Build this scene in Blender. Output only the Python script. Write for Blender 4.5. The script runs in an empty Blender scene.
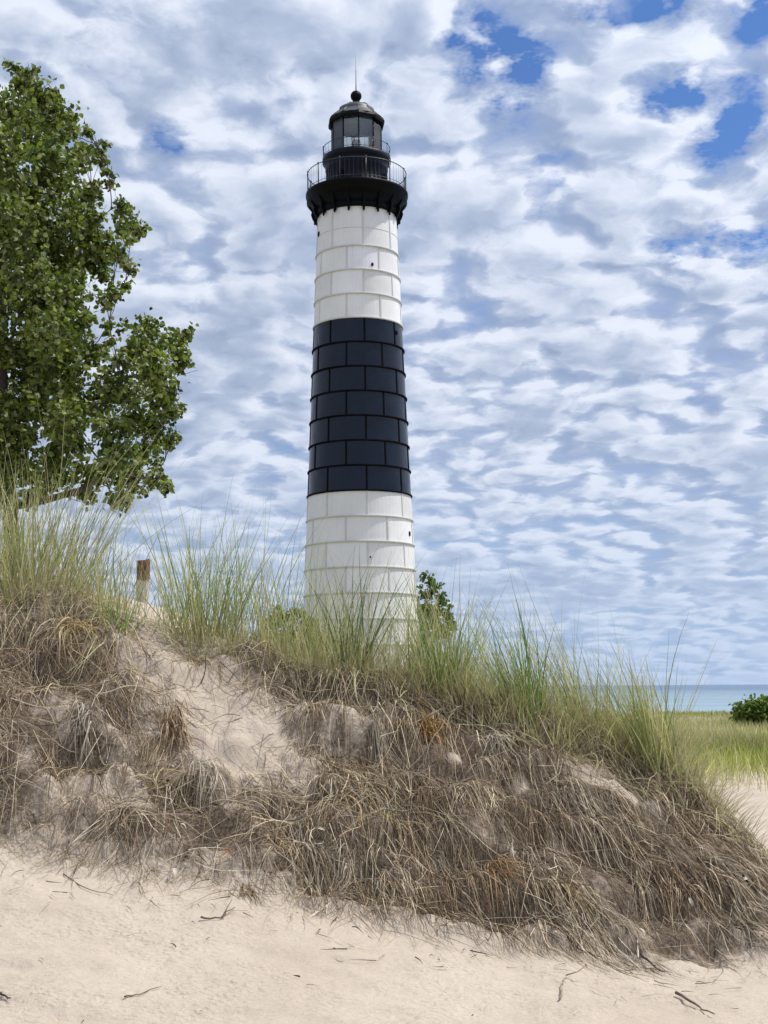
import bpy, bmesh, math, random
import numpy as np
from mathutils import Vector, Matrix

random.seed(7)
rng = np.random.default_rng(11)
sc = bpy.context.scene
COL = sc.collection
R = math.radians

# ------------------------------------------------------------------ camera
FPX, PITCH, ROLL, EYE = 1350.0, R(7.36), R(0.3), 1.5
cam_d = bpy.data.cameras.new('camera')
cam = bpy.data.objects.new('camera', cam_d)
COL.objects.link(cam)
cam_d.sensor_fit = 'VERTICAL'
cam_d.sensor_height = 36.0
cam_d.lens = FPX / 1024.0 * 36.0
cam_d.clip_start = 0.1
cam_d.clip_end = 60000
cam.location = (0, 0, EYE)
CM = Matrix.Rotation(R(90) + PITCH, 3, 'X') @ Matrix.Rotation(-ROLL, 3, 'Z')
cam.rotation_euler = CM.to_euler()
sc.camera = cam
CMn = np.array(CM)

def ray(px, py):
    d = CMn @ np.array([(px - 384.0) / FPX, (512.0 - py) / FPX, -1.0])
    return d / d[1]

def at(px, py, Y):
    """world point where the sight line through a photo pixel crosses distance Y"""
    d = ray(px, py)
    return np.array([d[0] * Y, Y, EYE + d[2] * Y])

# ------------------------------------------------------------------ noise
_perm = np.random.default_rng(3).random((4, 256, 256))

def vnoise(x, y, k=0):
    x = np.asarray(x, float); y = np.asarray(y, float)
    xi = np.floor(x).astype(int); yi = np.floor(y).astype(int)
    fx = x - xi; fy = y - yi
    fx = fx * fx * (3 - 2 * fx); fy = fy * fy * (3 - 2 * fy)
    t = _perm[k]
    a = t[xi & 255, yi & 255]; b = t[(xi + 1) & 255, yi & 255]
    c = t[xi & 255, (yi + 1) & 255]; d = t[(xi + 1) & 255, (yi + 1) & 255]
    return (a * (1 - fx) + b * fx) * (1 - fy) + (c * (1 - fx) + d * fx) * fy - 0.5

def fbm(x, y, oct=4, k=0):
    s = 0; a = 1.0; f = 1.0
    for i in range(oct):
        s = s + a * vnoise(x * f + 17.3 * i, y * f + 9.1 * i, (k + i) % 4)
        a *= 0.5; f *= 2.03
    return s

# ------------------------------------------------------------------ terrain
def line(pts):
    p = np.array([at(*q) for q in pts])
    return p[:, 0], p[:, 1], p[:, 2]

CREST = line([(-700, 600, 9.3), (-350, 560, 9.1), (-120, 548, 9.0), (0, 582, 8.8), (60, 594, 8.8), (110, 610, 8.7), (150, 622, 8.8),
              (200, 640, 8.8), (260, 655, 8.8), (330, 668, 8.7), (400, 682, 8.6), (450, 695, 8.6), (520, 718, 8.5),
              (580, 732, 8.5), (640, 748, 8.45), (690, 780, 8.35), (720, 812, 8.25), (768, 864, 8.1), (860, 935, 7.9), (1000, 985, 7.6)])
MID = line([(-700, 760, 8.4), (-350, 720, 8.2), (-120, 695, 8.1), (0, 705, 8.0), (60, 720, 8.0), (110, 730, 8.0), (200, 752, 8.05), (300, 778, 7.95),
            (400, 805, 7.75), (480, 828, 7.6), (560, 852, 7.5), (640, 870, 7.5), (700, 882, 7.5), (768, 905, 7.5), (860, 955, 7.4), (1000, 1000, 7.2)])
FOOT = line([(-700, 880, 7.7), (-350, 850, 7.5), (-120, 845, 7.5), (0, 854, 7.4), (100, 870, 7.3), (200, 886, 7.2), (300, 905, 7.1), (400, 925, 7.0),
             (500, 948, 6.9), (560, 948, 6.9), (650, 968, 6.85), (720, 958, 6.95), (768, 945, 7.05), (860, 985, 7.0), (1000, 1010, 6.8)])
FRONT = line([(-700, 1030, 5.7), (0, 1024, 5.6), (384, 1024, 5.75), (768, 1024, 5.95), (1000, 1030, 6.0)])

def coast(X):
    return 86 - 0.35 * X + 4 * np.sin(X * 0.05)

def base_height(X, Y):
    cy = np.interp(X, CREST[0], CREST[1]); cz = np.interp(X, CREST[0], CREST[2])
    my = np.interp(X, MID[0], MID[1]); mz = np.interp(X, MID[0], MID[2])
    fy = np.interp(X, FOOT[0], FOOT[1]); fz = np.interp(X, FOOT[0], FOOT[2])
    by = np.interp(X, FRONT[0], FRONT[1]); bz = np.interp(X, FRONT[0], FRONT[2])
    # behind the crest
    dz1 = np.interp(X, [-9, -1.5, -0.6, 0.4, 1.2, 1.9], [0.10, 0.12, 0.02, -0.15, -0.55, -3])
    d2 = np.interp(X, [-1.5, 0.4, 1.2, 1.9, 2.4], [2.7, 2.6, 2.2, 1.6, 1.3])
    z2 = np.maximum(cz + dz1, 0.0)
    z3 = np.interp(X, [-9, -1.5, 0.4, 1.9], [1.6, 1.4, 0.7, 0.0])
    ys = np.stack([by - 3.0, by - 1.2, by, fy, my, cy, cy + 0.35, cy + d2, cy + d2 + 5, cy + d2 + 14])
    zs = np.stack([0 * bz, bz * 0.35, bz, fz, mz, cz, np.maximum(cz + 0.015, 0), z2, np.minimum(z3, z2), 0 * bz])
    out = np.where(Y <= ys[0], 0.0, 0.0)
    for i in range(len(ys) - 1):
        t = np.clip((Y - ys[i]) / (ys[i + 1] - ys[i]), 0, 1)
        m = (Y > ys[i]) & (Y <= ys[i + 1])
        out = np.where(m, zs[i] + (zs[i + 1] - zs[i]) * t, out)
    return out

def face_mask(X, Y):
    """1 on the eroded face between the foot and the crest, 0 elsewhere"""
    cy = np.interp(X, CREST[0], CREST[1]); fy = np.interp(X, FOOT[0], FOOT[1])
    w = 0.14
    return np.clip((Y - fy + w) / (2 * w), 0, 1) * np.clip((cy + 0.5 - Y) / 0.5, 0, 1) * np.clip((3.0 - X) / .55, 0, 1)

def base_at(px, py):
    d = ray(px, py); Ys = np.linspace(5.5, 10, 900)
    k = np.argmax(EYE + d[2] * Ys <= base_height(d[0] * Ys, Ys))
    return d[0] * Ys[k], Ys[k]

# pockets washed out under the root mats: (px, py, half width, half depth, how deep)
POCKETS = [(*base_at(px, py), rx, ry, dp) for px, py, rx, ry, dp in (
    (60, 662, .22, .10, .13), (10, 640, .16, .09, .10), (70, 742, .20, .09, .10), (175, 790, .16, .08, .10), (205, 835, .22, .09, .10), (375, 745, .26, .11, .15), (465, 722, .22, .09, .13),
    (285, 815, .20, .09, .11), (345, 868, .26, .09, .13), (430, 850, .24, .10, .13), (505, 915, .22, .08, .12), (545, 800, .18, .10, .10), (600, 850, .20, .09, .11), (670, 830, .14, .08, .09), (650, 905, .20, .08, .10), (300, 735, .12, .07, .07))]

def pockets(X, Y):
    s = 0
    for cx, cy, rx, ry, dp in POCKETS:
        u = (X - cx) / rx; v = (Y - cy) / ry
        # a rounded hollow with a steep brow on its uphill side
        s = s + dp * np.exp(-(u * u) ** 1.3 - (np.where(v > 0, v * 1.5, v * .8) ** 2) ** 1.2)
    return s

def bare_mask(X, Y):
    """bare sand shoulder under the crest on the left half"""
    s = 0
    for (px, py, Yy, rx, ry) in ((215, 690, 8.42, .42, .26), (150, 655, 8.65, .30, .13), (262, 720, 8.2, .25, .18), (590, 770, 8.15, .16, .16),
                                 (60, 690, 8.1, .2, .12), (240, 765, 8.05, .14, .1), (110, 800, 7.7, .22, .1), (606, 772, 8.2, .07, .10), (630, 806, 8.0, .06, .09), (655, 800, 8.1, .08, .07), (648, 862, 7.6, .10, .06), (560, 830, 7.6, .09, .07),
                                 (520, 790, 8.0, .07, .08), (700, 850, 7.8, .06, .08), (610, 905, 7.2, .12, .05), (690, 915, 7.2, .12, .05), (30, 760, 7.8, .10, .07), (455, 760, 8.1, .06, .06)):
        c = at(px, py, Yy)
        s = s + np.exp(-(((X - c[0]) / rx) ** 2 + ((Y - c[1]) / ry) ** 2))
    return np.clip(s * 1.25 - .12, 0, 1)

def height(X, Y):
    X = np.asarray(X, float); Y = np.asarray(Y, float)
    h = np.zeros(np.broadcast(X, Y).shape)
    for dy, w in ((-0.14, .15), (-0.07, .2), (0, .3), (0.07, .2), (0.14, .15)):
        h = h + w * base_height(X, Y + dy)
    f = face_mask(X, Y)
    b = bare_mask(X, Y)
    # eroded pockets and slumped lumps on the face
    rid = 0.5 - np.abs(fbm(X * 2.3 + 3, Y * 3.2, 3, 1))
    h = h + f * (1 - 0.55 * b) * (0.14 * fbm(X * 2.4, Y * 4.2 + h * 2.5, 4, 0) + 0.07 * (rid - 0.3) + 0.075 * fbm(X * 8, Y * 11, 3, 2))
    h = h + f * b * 0.03 * fbm(X * 9, Y * 11, 4, 1)
    h = h - f * pockets(X, Y)
    near = (np.abs(Y - 7) < 7) & (np.abs(X) < 14)
    h = h + np.where(near, 0.030 * fbm(X * 1.1, Y * 1.3, 3, 3) + 0.024 * fbm(X * 5, Y * 9, 3, 2) + .010 * (.4 - np.abs(fbm(X * 9 + Y * 3, Y * 15, 3, 1))) + .006 * fbm(X * 20, Y * 26, 2, 0), 0)
    far = np.clip((Y - 15) / 15, 0, 1)
    h = h + far * (0.25 * fbm(X * 0.11, Y * 0.13, 3, 2) + 0.05 * fbm(X * .6, Y * .6, 2, 1) - 0.02)
    left = np.clip((-X - 4) / 25, 0, 1) * np.clip((Y - 10) / 20, 0, 1)
    h = h + left * (1.2 + 1.5 * fbm(X * .05, Y * .05, 2, 1))
    drop = np.clip((Y - coast(X) + 6) / 22, 0, 1)
    drop = drop * drop * (3 - 2 * drop)
    h = h * (1 - drop) - 5.0 * drop
    return h

exact_height = height
SX0, SY0, SST = -4.8, 4.4, 0.016
_gx = np.arange(SX0, 4.6, SST); _gy = np.arange(SY0, 13.5, SST)
_H = exact_height(*np.meshgrid(_gx, _gy))

def height(X, Y):
    """fast lookup near the dune, the full function elsewhere"""
    X = np.asarray(X, float); Y = np.asarray(Y, float)
    if X.ndim == 0 or X.size < 1: return exact_height(X, Y)
    u = (X - SX0) / SST; v = (Y - SY0) / SST
    ins = (u > 1) & (u < len(_gx) - 3) & (v > 1) & (v < len(_gy) - 3)
    if not ins.all(): return exact_height(X, Y) if ins.mean() < .5 else np.where(ins, height(np.clip(X, SX0 + .1, 4.4), np.clip(Y, SY0 + .1, 13.3)), exact_height(X, Y))
    i = u.astype(int); j = v.astype(int); fx = u - i; fy = v - j
    return (_H[j, i] * (1 - fx) + _H[j, i + 1] * fx) * (1 - fy) + (_H[j + 1, i] * (1 - fx) + _H[j + 1, i + 1] * fx) * fy

def normal(X, Y, e=0.03):
    gx = (height(X + e, Y) - height(X - e, Y)) / (2 * e)
    gy = (height(X, Y + e) - height(X, Y - e)) / (2 * e)
    n = np.stack([-gx, -gy, np.ones_like(gx)], -1)
    return n / np.linalg.norm(n, axis=-1, keepdims=True), gx, gy

# ------------------------------------------------------------------ node helpers
def new_mat(name):
    m = bpy.data.materials.new(name); m.use_nodes = True
    nt = m.node_tree; nt.nodes.clear()
    out = nt.nodes.new('ShaderNodeOutputMaterial')
    b = nt.nodes.new('ShaderNodeBsdfPrincipled')
    nt.links.new(b.outputs[0], out.inputs[0])
    return m, nt, b, out

def N(nt, typ, **kw):
    n = nt.nodes.new(typ)
    for k, v in kw.items():
        if k == 'ins':
            for kk, vv in v.items(): n.inputs[kk].default_value = vv
        else: setattr(n, k, v)
    return n

def noise(nt, vec, scale, detail=4, rough=0.55, dist=0.0, dim='3D'):
    n = N(nt, 'ShaderNodeTexNoise', noise_dimensions=dim, ins={'Scale': scale, 'Detail': detail, 'Roughness': rough, 'Distortion': dist})
    if vec is not None: nt.links.new(vec, n.inputs['Vector'])
    return n.outputs[0]

def ramp(nt, fac, stops, interp='LINEAR'):
    r = N(nt, 'ShaderNodeValToRGB'); r.color_ramp.interpolation = interp
    el = r.color_ramp.elements
    while len(el) < len(stops): el.new(0.5)
    for e, (p, c) in zip(el, stops):
        e.position = p
        e.color = (c, c, c, 1) if isinstance(c, (int, float)) else (*c, 1)
    nt.links.new(fac, r.inputs[0])
    return r.outputs[0]

def mixc(nt, fac, a, b, mode='MIX'):
    m = N(nt, 'ShaderNodeMix', data_type='RGBA', blend_type=mode)
    for i, v in ((0, fac), (6, a), (7, b)):
        if isinstance(v, (int, float)): m.inputs[i].default_value = v
        elif isinstance(v, tuple): m.inputs[i].default_value = (*v, 1)
        else: nt.links.new(v, m.inputs[i])
    return m.outputs[2]

def math_(nt, op, a, b=None, c=None, clamp=False):
    m = N(nt, 'ShaderNodeMath', operation=op, use_clamp=clamp)
    for i, v in ((0, a), (1, b), (2, c)):
        if v is None: continue
        if isinstance(v, (int, float)): m.inputs[i].default_value = v
        else: nt.links.new(v, m.inputs[i])
    return m.outputs[0]

def bump(nt, h, strength, dist, prev=None):
    b = N(nt, 'ShaderNodeBump', ins={'Strength': strength, 'Distance': dist})
    nt.links.new(h, b.inputs['Height'])
    if prev is not None: nt.links.new(prev, b.inputs['Normal'])
    return b.outputs[0]

# ------------------------------------------------------------------ materials
def attr_mat(name, rough=0.8, transl=0.0, mottle=0.25, scale=40, tint=(1, 1, 1), cast=None):
    m, nt, b, out = new_mat(name)
    a = N(nt, 'ShaderNodeAttribute', attribute_name='col')
    tc = N(nt, 'ShaderNodeTexCoord')
    n = noise(nt, tc.outputs['Object'], scale, 3)
    v = ramp(nt, n, [(0.3, 1 - mottle), (0.7, 1 + mottle)])
    c = mixc(nt, 1.0, a.outputs['Color'], v, 'MULTIPLY')
    if cast: c = mixc(nt, 1.0, c, cast, 'MULTIPLY')
    nt.links.new(c, b.inputs['Base Color'])
    b.inputs['Roughness'].default_value = rough
    b.inputs['Specular IOR Level'].default_value = 0.25
    if transl > 0:
        t = N(nt, 'ShaderNodeBsdfTranslucent')
        nt.links.new(mixc(nt, 1.0, c, tint, 'MULTIPLY'), t.inputs[0])
        mx = N(nt, 'ShaderNodeMixShader'); mx.inputs[0].default_value = transl
        nt.links.new(b.outputs[0], mx.inputs[1]); nt.links.new(t.outputs[0], mx.inputs[2])
        nt.links.new(mx.outputs[0], out.inputs[0])
    return m

M = {}
M['grass'] = attr_mat('grass_blades', 0.6, 0.45, 0.15, 30, (1.1, 1.15, .7))
M['straw'] = attr_mat('dead_grass', 0.85, 0.12, 0.30, 35, cast=(1.0, .97, .86))
M['leaf'] = attr_mat('leaf', 0.42, 0.30, 0.15, 8, (1.3, 1.5, .5))
M['bark'] = attr_mat('bark', 0.9, 0, 0.35, 14)

def sand_mat():
    m, nt, b, out = new_mat('sand')
    tc = N(nt, 'ShaderNodeTexCoord'); V = tc.outputs['Object']
    n1 = noise(nt, V, 1.3, 5); n2 = noise(nt, V, 45, 4, .65); n3 = noise(nt, V, 420, 2)
    c = ramp(nt, n1, [(0.3, (0.435, 0.364, 0.288)), (0.7, (0.51, 0.437, 0.355))])
    c = mixc(nt, 1.0, c, ramp(nt, n2, [(0.28, .90), (0.72, 1.06)]), 'MULTIPLY')
    c = mixc(nt, 1.0, c, ramp(nt, n3, [(0.3, .80), (0.7, 1.17)]), 'MULTIPLY')
    a = N(nt, 'ShaderNodeAttribute', attribute_name='humus_shade')  # soil stain, plus the shade painted into the pockets
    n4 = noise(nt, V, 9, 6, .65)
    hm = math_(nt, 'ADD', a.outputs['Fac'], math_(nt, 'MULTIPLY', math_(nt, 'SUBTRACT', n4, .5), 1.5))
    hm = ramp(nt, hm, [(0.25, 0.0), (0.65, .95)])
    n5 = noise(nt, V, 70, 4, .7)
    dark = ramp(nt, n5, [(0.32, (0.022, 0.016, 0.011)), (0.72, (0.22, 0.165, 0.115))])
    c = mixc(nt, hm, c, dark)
    g = N(nt, 'ShaderNodeAttribute', attribute_name='turf')
    n6 = noise(nt, V, .9, 6, .7)
    gm = ramp(nt, math_(nt, 'ADD', g.outputs['Fac'], math_(nt, 'MULTIPLY', math_(nt, 'SUBTRACT', n6, .5), 1.2)), [(0.35, 0.0), (0.7, .9)])
    tf = ramp(nt, noise(nt, V, 3, 5, .7), [(0.3, (0.12, 0.13, 0.045)), (0.7, (0.28, 0.25, 0.11))])
    c = mixc(nt, gm, c, tf)
    nt.links.new(c, b.inputs['Base Color'])
    b.inputs['Roughness'].default_value = 0.95
    b.inputs['Specular IOR Level'].default_value = 0.15
    # crusted lumps, wind ripples, grains
    vo = N(nt, 'ShaderNodeTexVoronoi', ins={'Scale': 26.0, 'Randomness': 1.0})
    mp = N(nt, 'ShaderNodeMapping'); mp.inputs['Scale'].default_value = (1, 1.35, 1); mp.inputs['Rotation'].default_value = (0, 0, .25)
    nt.links.new(V, mp.inputs[0])
    wa = N(nt, 'ShaderNodeVectorMath', operation='ADD')
    nd = N(nt, 'ShaderNodeTexNoise', ins={'Scale': 14.0, 'Detail': 3.0}); nt.links.new(V, nd.inputs['Vector'])
    sc_ = N(nt, 'ShaderNodeVectorMath', operation='SCALE'); sc_.inputs['Scale'].default_value = .07
    nt.links.new(nd.outputs['Color'], sc_.inputs[0])
    nt.links.new(mp.outputs[0], wa.inputs[0]); nt.links.new(sc_.outputs[0], wa.inputs[1])
    nt.links.new(wa.outputs[0], vo.inputs['Vector'])
    patch = ramp(nt, noise(nt, V, 2.2, 3), [(0.42, 0.0), (0.62, 1.0)])
    lump = math_(nt, 'MULTIPLY', ramp(nt, vo.outputs['Distance'], [(0.0, 1.0), (0.55, 0.0)]), patch)
    nb = bump(nt, lump, 0.40, 0.025)
    nb = bump(nt, noise(nt, mp.outputs[0], 24, 5, .60), .32, 0.02, nb)
    nb = bump(nt, noise(nt, V, 170, 3, .7), .5, 0.010, nb)
    nt.links.new(nb, b.inputs['Normal'])
    return m
M['sand'] = sand_mat()

def water_mat():
    m, nt, b, out = new_mat('water')
    tc = N(nt, 'ShaderNodeTexCoord'); V = tc.outputs['Object']
    mp = N(nt, 'ShaderNodeMapping'); mp.inputs['Scale'].default_value = (.25, 1, 1); nt.links.new(V, mp.inputs[0])
    far = N(nt, 'ShaderNodeSeparateXYZ'); nt.links.new(V, far.inputs[0])
    t = N(nt, 'ShaderNodeMapRange'); t.inputs[1].default_value = 120; t.inputs[2].default_value = 900
    nt.links.new(far.outputs['Y'], t.inputs[0])
    n = noise(nt, mp.outputs[0], .09, 6, .7)
    shallow = ramp(nt, n, [(0.42, (0.16, 0.26, 0.31)), (0.60, (0.30, 0.39, 0.43))])
    deep = ramp(nt, n, [(0.35, (0.05, 0.105, 0.185)), (0.65, (0.095, 0.165, 0.245))])
    nt.links.new(mixc(nt, t.outputs[0], shallow, deep), b.inputs['Base Color'])
    b.inputs['Roughness'].default_value = .3
    b.inputs['IOR'].default_value = 1.33
    nb = bump(nt, noise(nt, mp.outputs[0], .5, 6, .65), 1.0, .8)
    nt.links.new(nb, b.inputs['Normal'])
    return m
M['water'] = water_mat()

def paint_mat(name, ca, cb, rough, streak=0.0, stain=(0.3, 0.2, 0.12), spec=.5, attr=True, bm=.25):
    m, nt, b, out = new_mat(name)
    tc = N(nt, 'ShaderNodeTexCoord'); V = tc.outputs['Object']
    c = ramp(nt, noise(nt, V, .8, 5, .6), [(0.3, ca), (0.7, cb)])
    if attr:
        a = N(nt, 'ShaderNodeAttribute', attribute_name='col')
        c = mixc(nt, 1.0, c, a.outputs['Color'], 'MULTIPLY')
    if streak:
        mp = N(nt, 'ShaderNodeMapping'); mp.inputs['Scale'].default_value = (3.5, 3.5, .22); nt.links.new(V, mp.inputs[0])
        s = ramp(nt, noise(nt, mp.outputs[0], 1.6, 6, .7), [(0.52, 0.0), (0.85, streak)])
        c = mixc(nt, s, c, stain)
        s2 = ramp(nt, noise(nt, V, 7, 5, .7), [(0.64, 0.0), (0.80, streak * .8)])
        c = mixc(nt, s2, c, stain)
    nt.links.new(c, b.inputs['Base Color'])
    r = ramp(nt, noise(nt, V, 1.5, 4), [(0.3, rough * .8), (0.7, min(1, rough * 1.25))])
    nt.links.new(r, b.inputs['Roughness'])
    b.inputs['Specular IOR Level'].default_value = spec
    nb = bump(nt, noise(nt, V, .55, 2), bm, .10)
    nb = bump(nt, noise(nt, V, 18, 4), .12, .01, nb)
    nt.links.new(nb, b.inputs['Normal'])
    return m
M['white_plate'] = paint_mat('white_painted_plate', (0.69, 0.685, 0.69), (0.765, 0.763, 0.775), .55, .32, (0.50, 0.44, 0.36))
M['white_seam'] = paint_mat('white_painted_flange', (0.52, 0.51, 0.495), (0.62, 0.61, 0.595), .6, .5, (0.34, 0.27, 0.2), attr=False)
M['black_plate'] = paint_mat('black_painted_plate', (0.002, 0.0065, 0.017), (0.0045, 0.010, 0.026), .22, .15, (0.016, 0.022, 0.032), .30, bm=.8)
M['black_seam'] = paint_mat('black_painted_flange', (0.004, 0.004, 0.006), (0.008, 0.008, 0.010), .8, attr=False, spec=.03)
M['black_iron'] = paint_mat('black_painted_iron', (0.0015, 0.0018, 0.003), (0.003, 0.0035, 0.006), .5, .08, (0.012, 0.011, 0.010), .09, attr=False)
M['navy_iron'] = paint_mat('navy_black_iron', (0.003, 0.005, 0.012), (0.005, 0.008, 0.018), .45, .1, (0.012, 0.013, 0.018), .14, attr=False)
M['roof'] = paint_mat('weathered_roof_metal', (0.022, 0.026, 0.025), (0.045, 0.05, 0.046), .45, .3, (0.03, 0.03, 0.03), attr=False)
M['grey_panel'] = paint_mat('grey_painted_panel', (0.035, 0.045, 0.06), (0.05, 0.06, 0.075), .45, .2, (0.02, 0.02, 0.02), attr=False)
M['ceiling'] = paint_mat('lantern_ceiling_paint', (0.10, 0.10, 0.095), (0.16, 0.16, 0.15), .6, attr=False)
M['rail'] = paint_mat('grey_rail_metal', (0.018, 0.02, 0.024), (0.035, 0.036, 0.04), .45, attr=False)
M['rod'] = paint_mat('rod_metal', (0.12, 0.12, 0.12), (0.18, 0.18, 0.18), .4, attr=False)
M['pale'] = paint_mat('pale_bleached', (0.62, 0.60, 0.55), (0.74, 0.72, 0.68), .7, attr=False)

def glass_mat():
    m, nt, b, out = new_mat('lantern_glass')
    t = N(nt, 'ShaderNodeBsdfTransparent'); t.inputs[0].default_value = (.86, .88, .88, 1)
    g = N(nt, 'ShaderNodeBsdfGlossy'); g.inputs['Roughness'].default_value = .03
    f = N(nt, 'ShaderNodeFresnel'); f.inputs[0].default_value = 1.5
    fm = math_(nt, 'ADD', f.outputs[0], .04)
    mx = N(nt, 'ShaderNodeMixShader')
    nt.links.new(fm, mx.inputs[0]); nt.links.new(t.outputs[0], mx.inputs[1]); nt.links.new(g.outputs[0], mx.inputs[2])
    nt.links.new(mx.outputs[0], out.inputs[0])
    return m
M['glass'] = glass_mat()

def wood_mat():
    m, nt, b, out = new_mat('weathered_post_wood')
    tc = N(nt, 'ShaderNodeTexCoord'); V = tc.outputs['Object']
    mp = N(nt, 'ShaderNodeMapping'); mp.inputs['Scale'].default_value = (1, 1, .12); nt.links.new(V, mp.inputs[0])
    n = noise(nt, mp.outputs[0], 60, 5, .7)
    rust = ramp(nt, n, [(0.3, (0.06, 0.026, 0.02)), (0.52, (0.165, 0.07, 0.048)), (0.75, (0.28, 0.18, 0.145))])
    pale = ramp(nt, n, [(0.3, (0.36, 0.33, 0.28)), (0.7, (0.60, 0.57, 0.50))])
    s = N(nt, 'ShaderNodeSeparateXYZ'); nt.links.new(V, s.inputs[0])
    k = math_(nt, 'ADD', s.outputs['Z'], math_(nt, 'MULTIPLY', noise(nt, V, 18, 3), .05))
    nt.links.new(mixc(nt, ramp(nt, k, [(0.205, 0.0), (0.23, 1.0)]), pale, rust), b.inputs['Base Color'])
    b.inputs['Roughness'].default_value = .9
    nt.links.new(bump(nt, n, .8, .02), b.inputs['Normal'])
    return m
M['wood'] = wood_mat()

# ------------------------------------------------------------------ object helpers
def tag(o, label=None, cat=None, group=None, kind=None):
    if label: o['label'] = label
    if cat: o['category'] = cat
    if group: o['group'] = group
    if kind: o['kind'] = kind
    return o

def empty(name, loc):
    o = bpy.data.objects.new(name, None); COL.objects.link(o); o.location = [float(v) for v in loc]
    o.empty_display_size = .2
    return o

def mesh_np(name, verts, faces, mat, parent=None, col=None, smooth=True, origin=None, mats=None, midx=None):
    """verts (n,3), faces (m,k) arrays -> one mesh object"""
    verts = np.asarray(verts, float).reshape(-1, 3)
    if origin is not None: verts = verts - np.asarray(origin)
    me = bpy.data.meshes.new(name)
    faces = np.asarray(faces, np.int32)
    k = faces.shape[1]; m = len(faces)
    me.vertices.add(len(verts)); me.vertices.foreach_set('co', verts.astype(np.float32).ravel())
    me.loops.add(m * k); me.loops.foreach_set('vertex_index', faces.ravel())
    me.polygons.add(m)
    me.polygons.foreach_set('loop_start', np.arange(0, m * k, k, dtype=np.int32))
    me.polygons.foreach_set('loop_total', np.full(m, k, np.int32))
    me.polygons.foreach_set('use_smooth', np.full(m, smooth, bool))
    for mm in (mats or [mat]): me.materials.append(mm)
    if midx is not None: me.polygons.foreach_set('material_index', np.asarray(midx, np.int32))
    if col is not None:
        a = me.color_attributes.new('col', 'FLOAT_COLOR', 'POINT')
        c = np.ones((len(verts), 4), np.float32); c[:, :3] = col
        a.data.foreach_set('color', c.ravel())
    me.update(calc_edges=True); me.validate()
    o = bpy.data.objects.new(name, me); COL.objects.link(o)
    if parent is not None: o.parent = parent
    if origin is not None: o.location = [float(v) for v in origin]
    return o

class MB:
    """collects quads for one mesh"""
    def __init__(s): s.v = []; s.f = []; s.m = []; s.c = []; s.n = 0
    def add(s, v, f, mi=0, col=(1, 1, 1)):
        v = np.asarray(v, float).reshape(-1, 3); f = np.asarray(f, int)
        if f.shape[1] == 3: f = np.concatenate([f, f[:, 2:3]], 1)
        s.v.append(v); s.f.append(f + s.n); s.m.append(np.full(len(f), mi)); s.n += len(v)
        c = np.asarray(col, float)
        s.c.append(np.tile(c, (len(v), 1)) if c.ndim == 1 else c)
    def build(s, name, mats, parent=None, smooth=True, origin=None):
        v = np.concatenate(s.v); f = np.concatenate(s.f); mi = np.concatenate(s.m); c = np.concatenate(s.c)
        if origin is not None: v = v - np.asarray(origin)
        if not isinstance(mats, list): mats = [mats]
        me = bpy.data.meshes.new(name)
        fl = [tuple(dict.fromkeys(q)) for q in f.tolist()]
        me.from_pydata(v.tolist(), [], fl)
        me.polygons.foreach_set('use_smooth', np.full(len(fl), smooth, bool))
        me.polygons.foreach_set('material_index', mi.astype(np.int32))
        for m in mats: me.materials.append(m)
        a = me.color_attributes.new('col', 'FLOAT_COLOR', 'POINT')
        cc = np.ones((len(v), 4), np.float32); cc[:, :3] = c
        a.data.foreach_set('color', cc.ravel())
        me.update()
        o = bpy.data.objects.new(name, me); COL.objects.link(o)
        if parent is not None: o.parent = parent
        if origin is not None: o.location = [float(x) for x in origin]
        return o

def tube(path, rad, seg=6, cap=True):
    path = np.asarray(path, float); n = len(path)
    rad = np.broadcast_to(np.asarray(rad, float), (n,))
    t = np.gradient(path, axis=0); t /= np.linalg.norm(t, axis=1, keepdims=True) + 1e-9
    ref = np.array([0, 0, 1.0]) if abs(t[0][2]) < .9 else np.array([1.0, 0, 0])
    u = np.cross(t, ref); u /= np.linalg.norm(u, axis=1, keepdims=True) + 1e-9
    w = np.cross(t, u)
    a = np.linspace(0, 2 * np.pi, seg, endpoint=False)
    v = path[:, None, :] + rad[:, None, None] * (np.cos(a)[None, :, None] * u[:, None, :] + np.sin(a)[None, :, None] * w[:, None, :])
    v = v.reshape(-1, 3)
    f = []
    for i in range(n - 1):
        for j in range(seg):
            f.append((i * seg + j, i * seg + (j + 1) % seg, (i + 1) * seg + (j + 1) % seg, (i + 1) * seg + j))
    if cap:
        v = np.concatenate([v, path[:1], path[-1:]])
        for j in range(seg):
            f.append(((j + 1) % seg, j, n * seg, n * seg))
            f.append(((n - 1) * seg + j, (n - 1) * seg + (j + 1) % seg, n * seg + 1, n * seg + 1))
    return v, np.array(f)

def lathe(prof, seg=96, a0=0.0):
    """prof: (r, z) list from bottom to top"""
    prof = np.asarray(prof, float); n = len(prof)
    a = a0 + np.linspace(0, 2 * np.pi, seg, endpoint=False)
    v = np.stack([prof[:, 0][:, None] * np.cos(a), prof[:, 0][:, None] * np.sin(a), np.repeat(prof[:, 1][:, None], seg, 1)], -1).reshape(-1, 3)
    i = np.arange(n - 1)[:, None]; j = np.arange(seg)[None, :]
    f = np.stack([i * seg + j, i * seg + (j + 1) % seg, (i + 1) * seg + (j + 1) % seg, (i + 1) * seg + j], -1).reshape(-1, 4)
    return v, f

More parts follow.
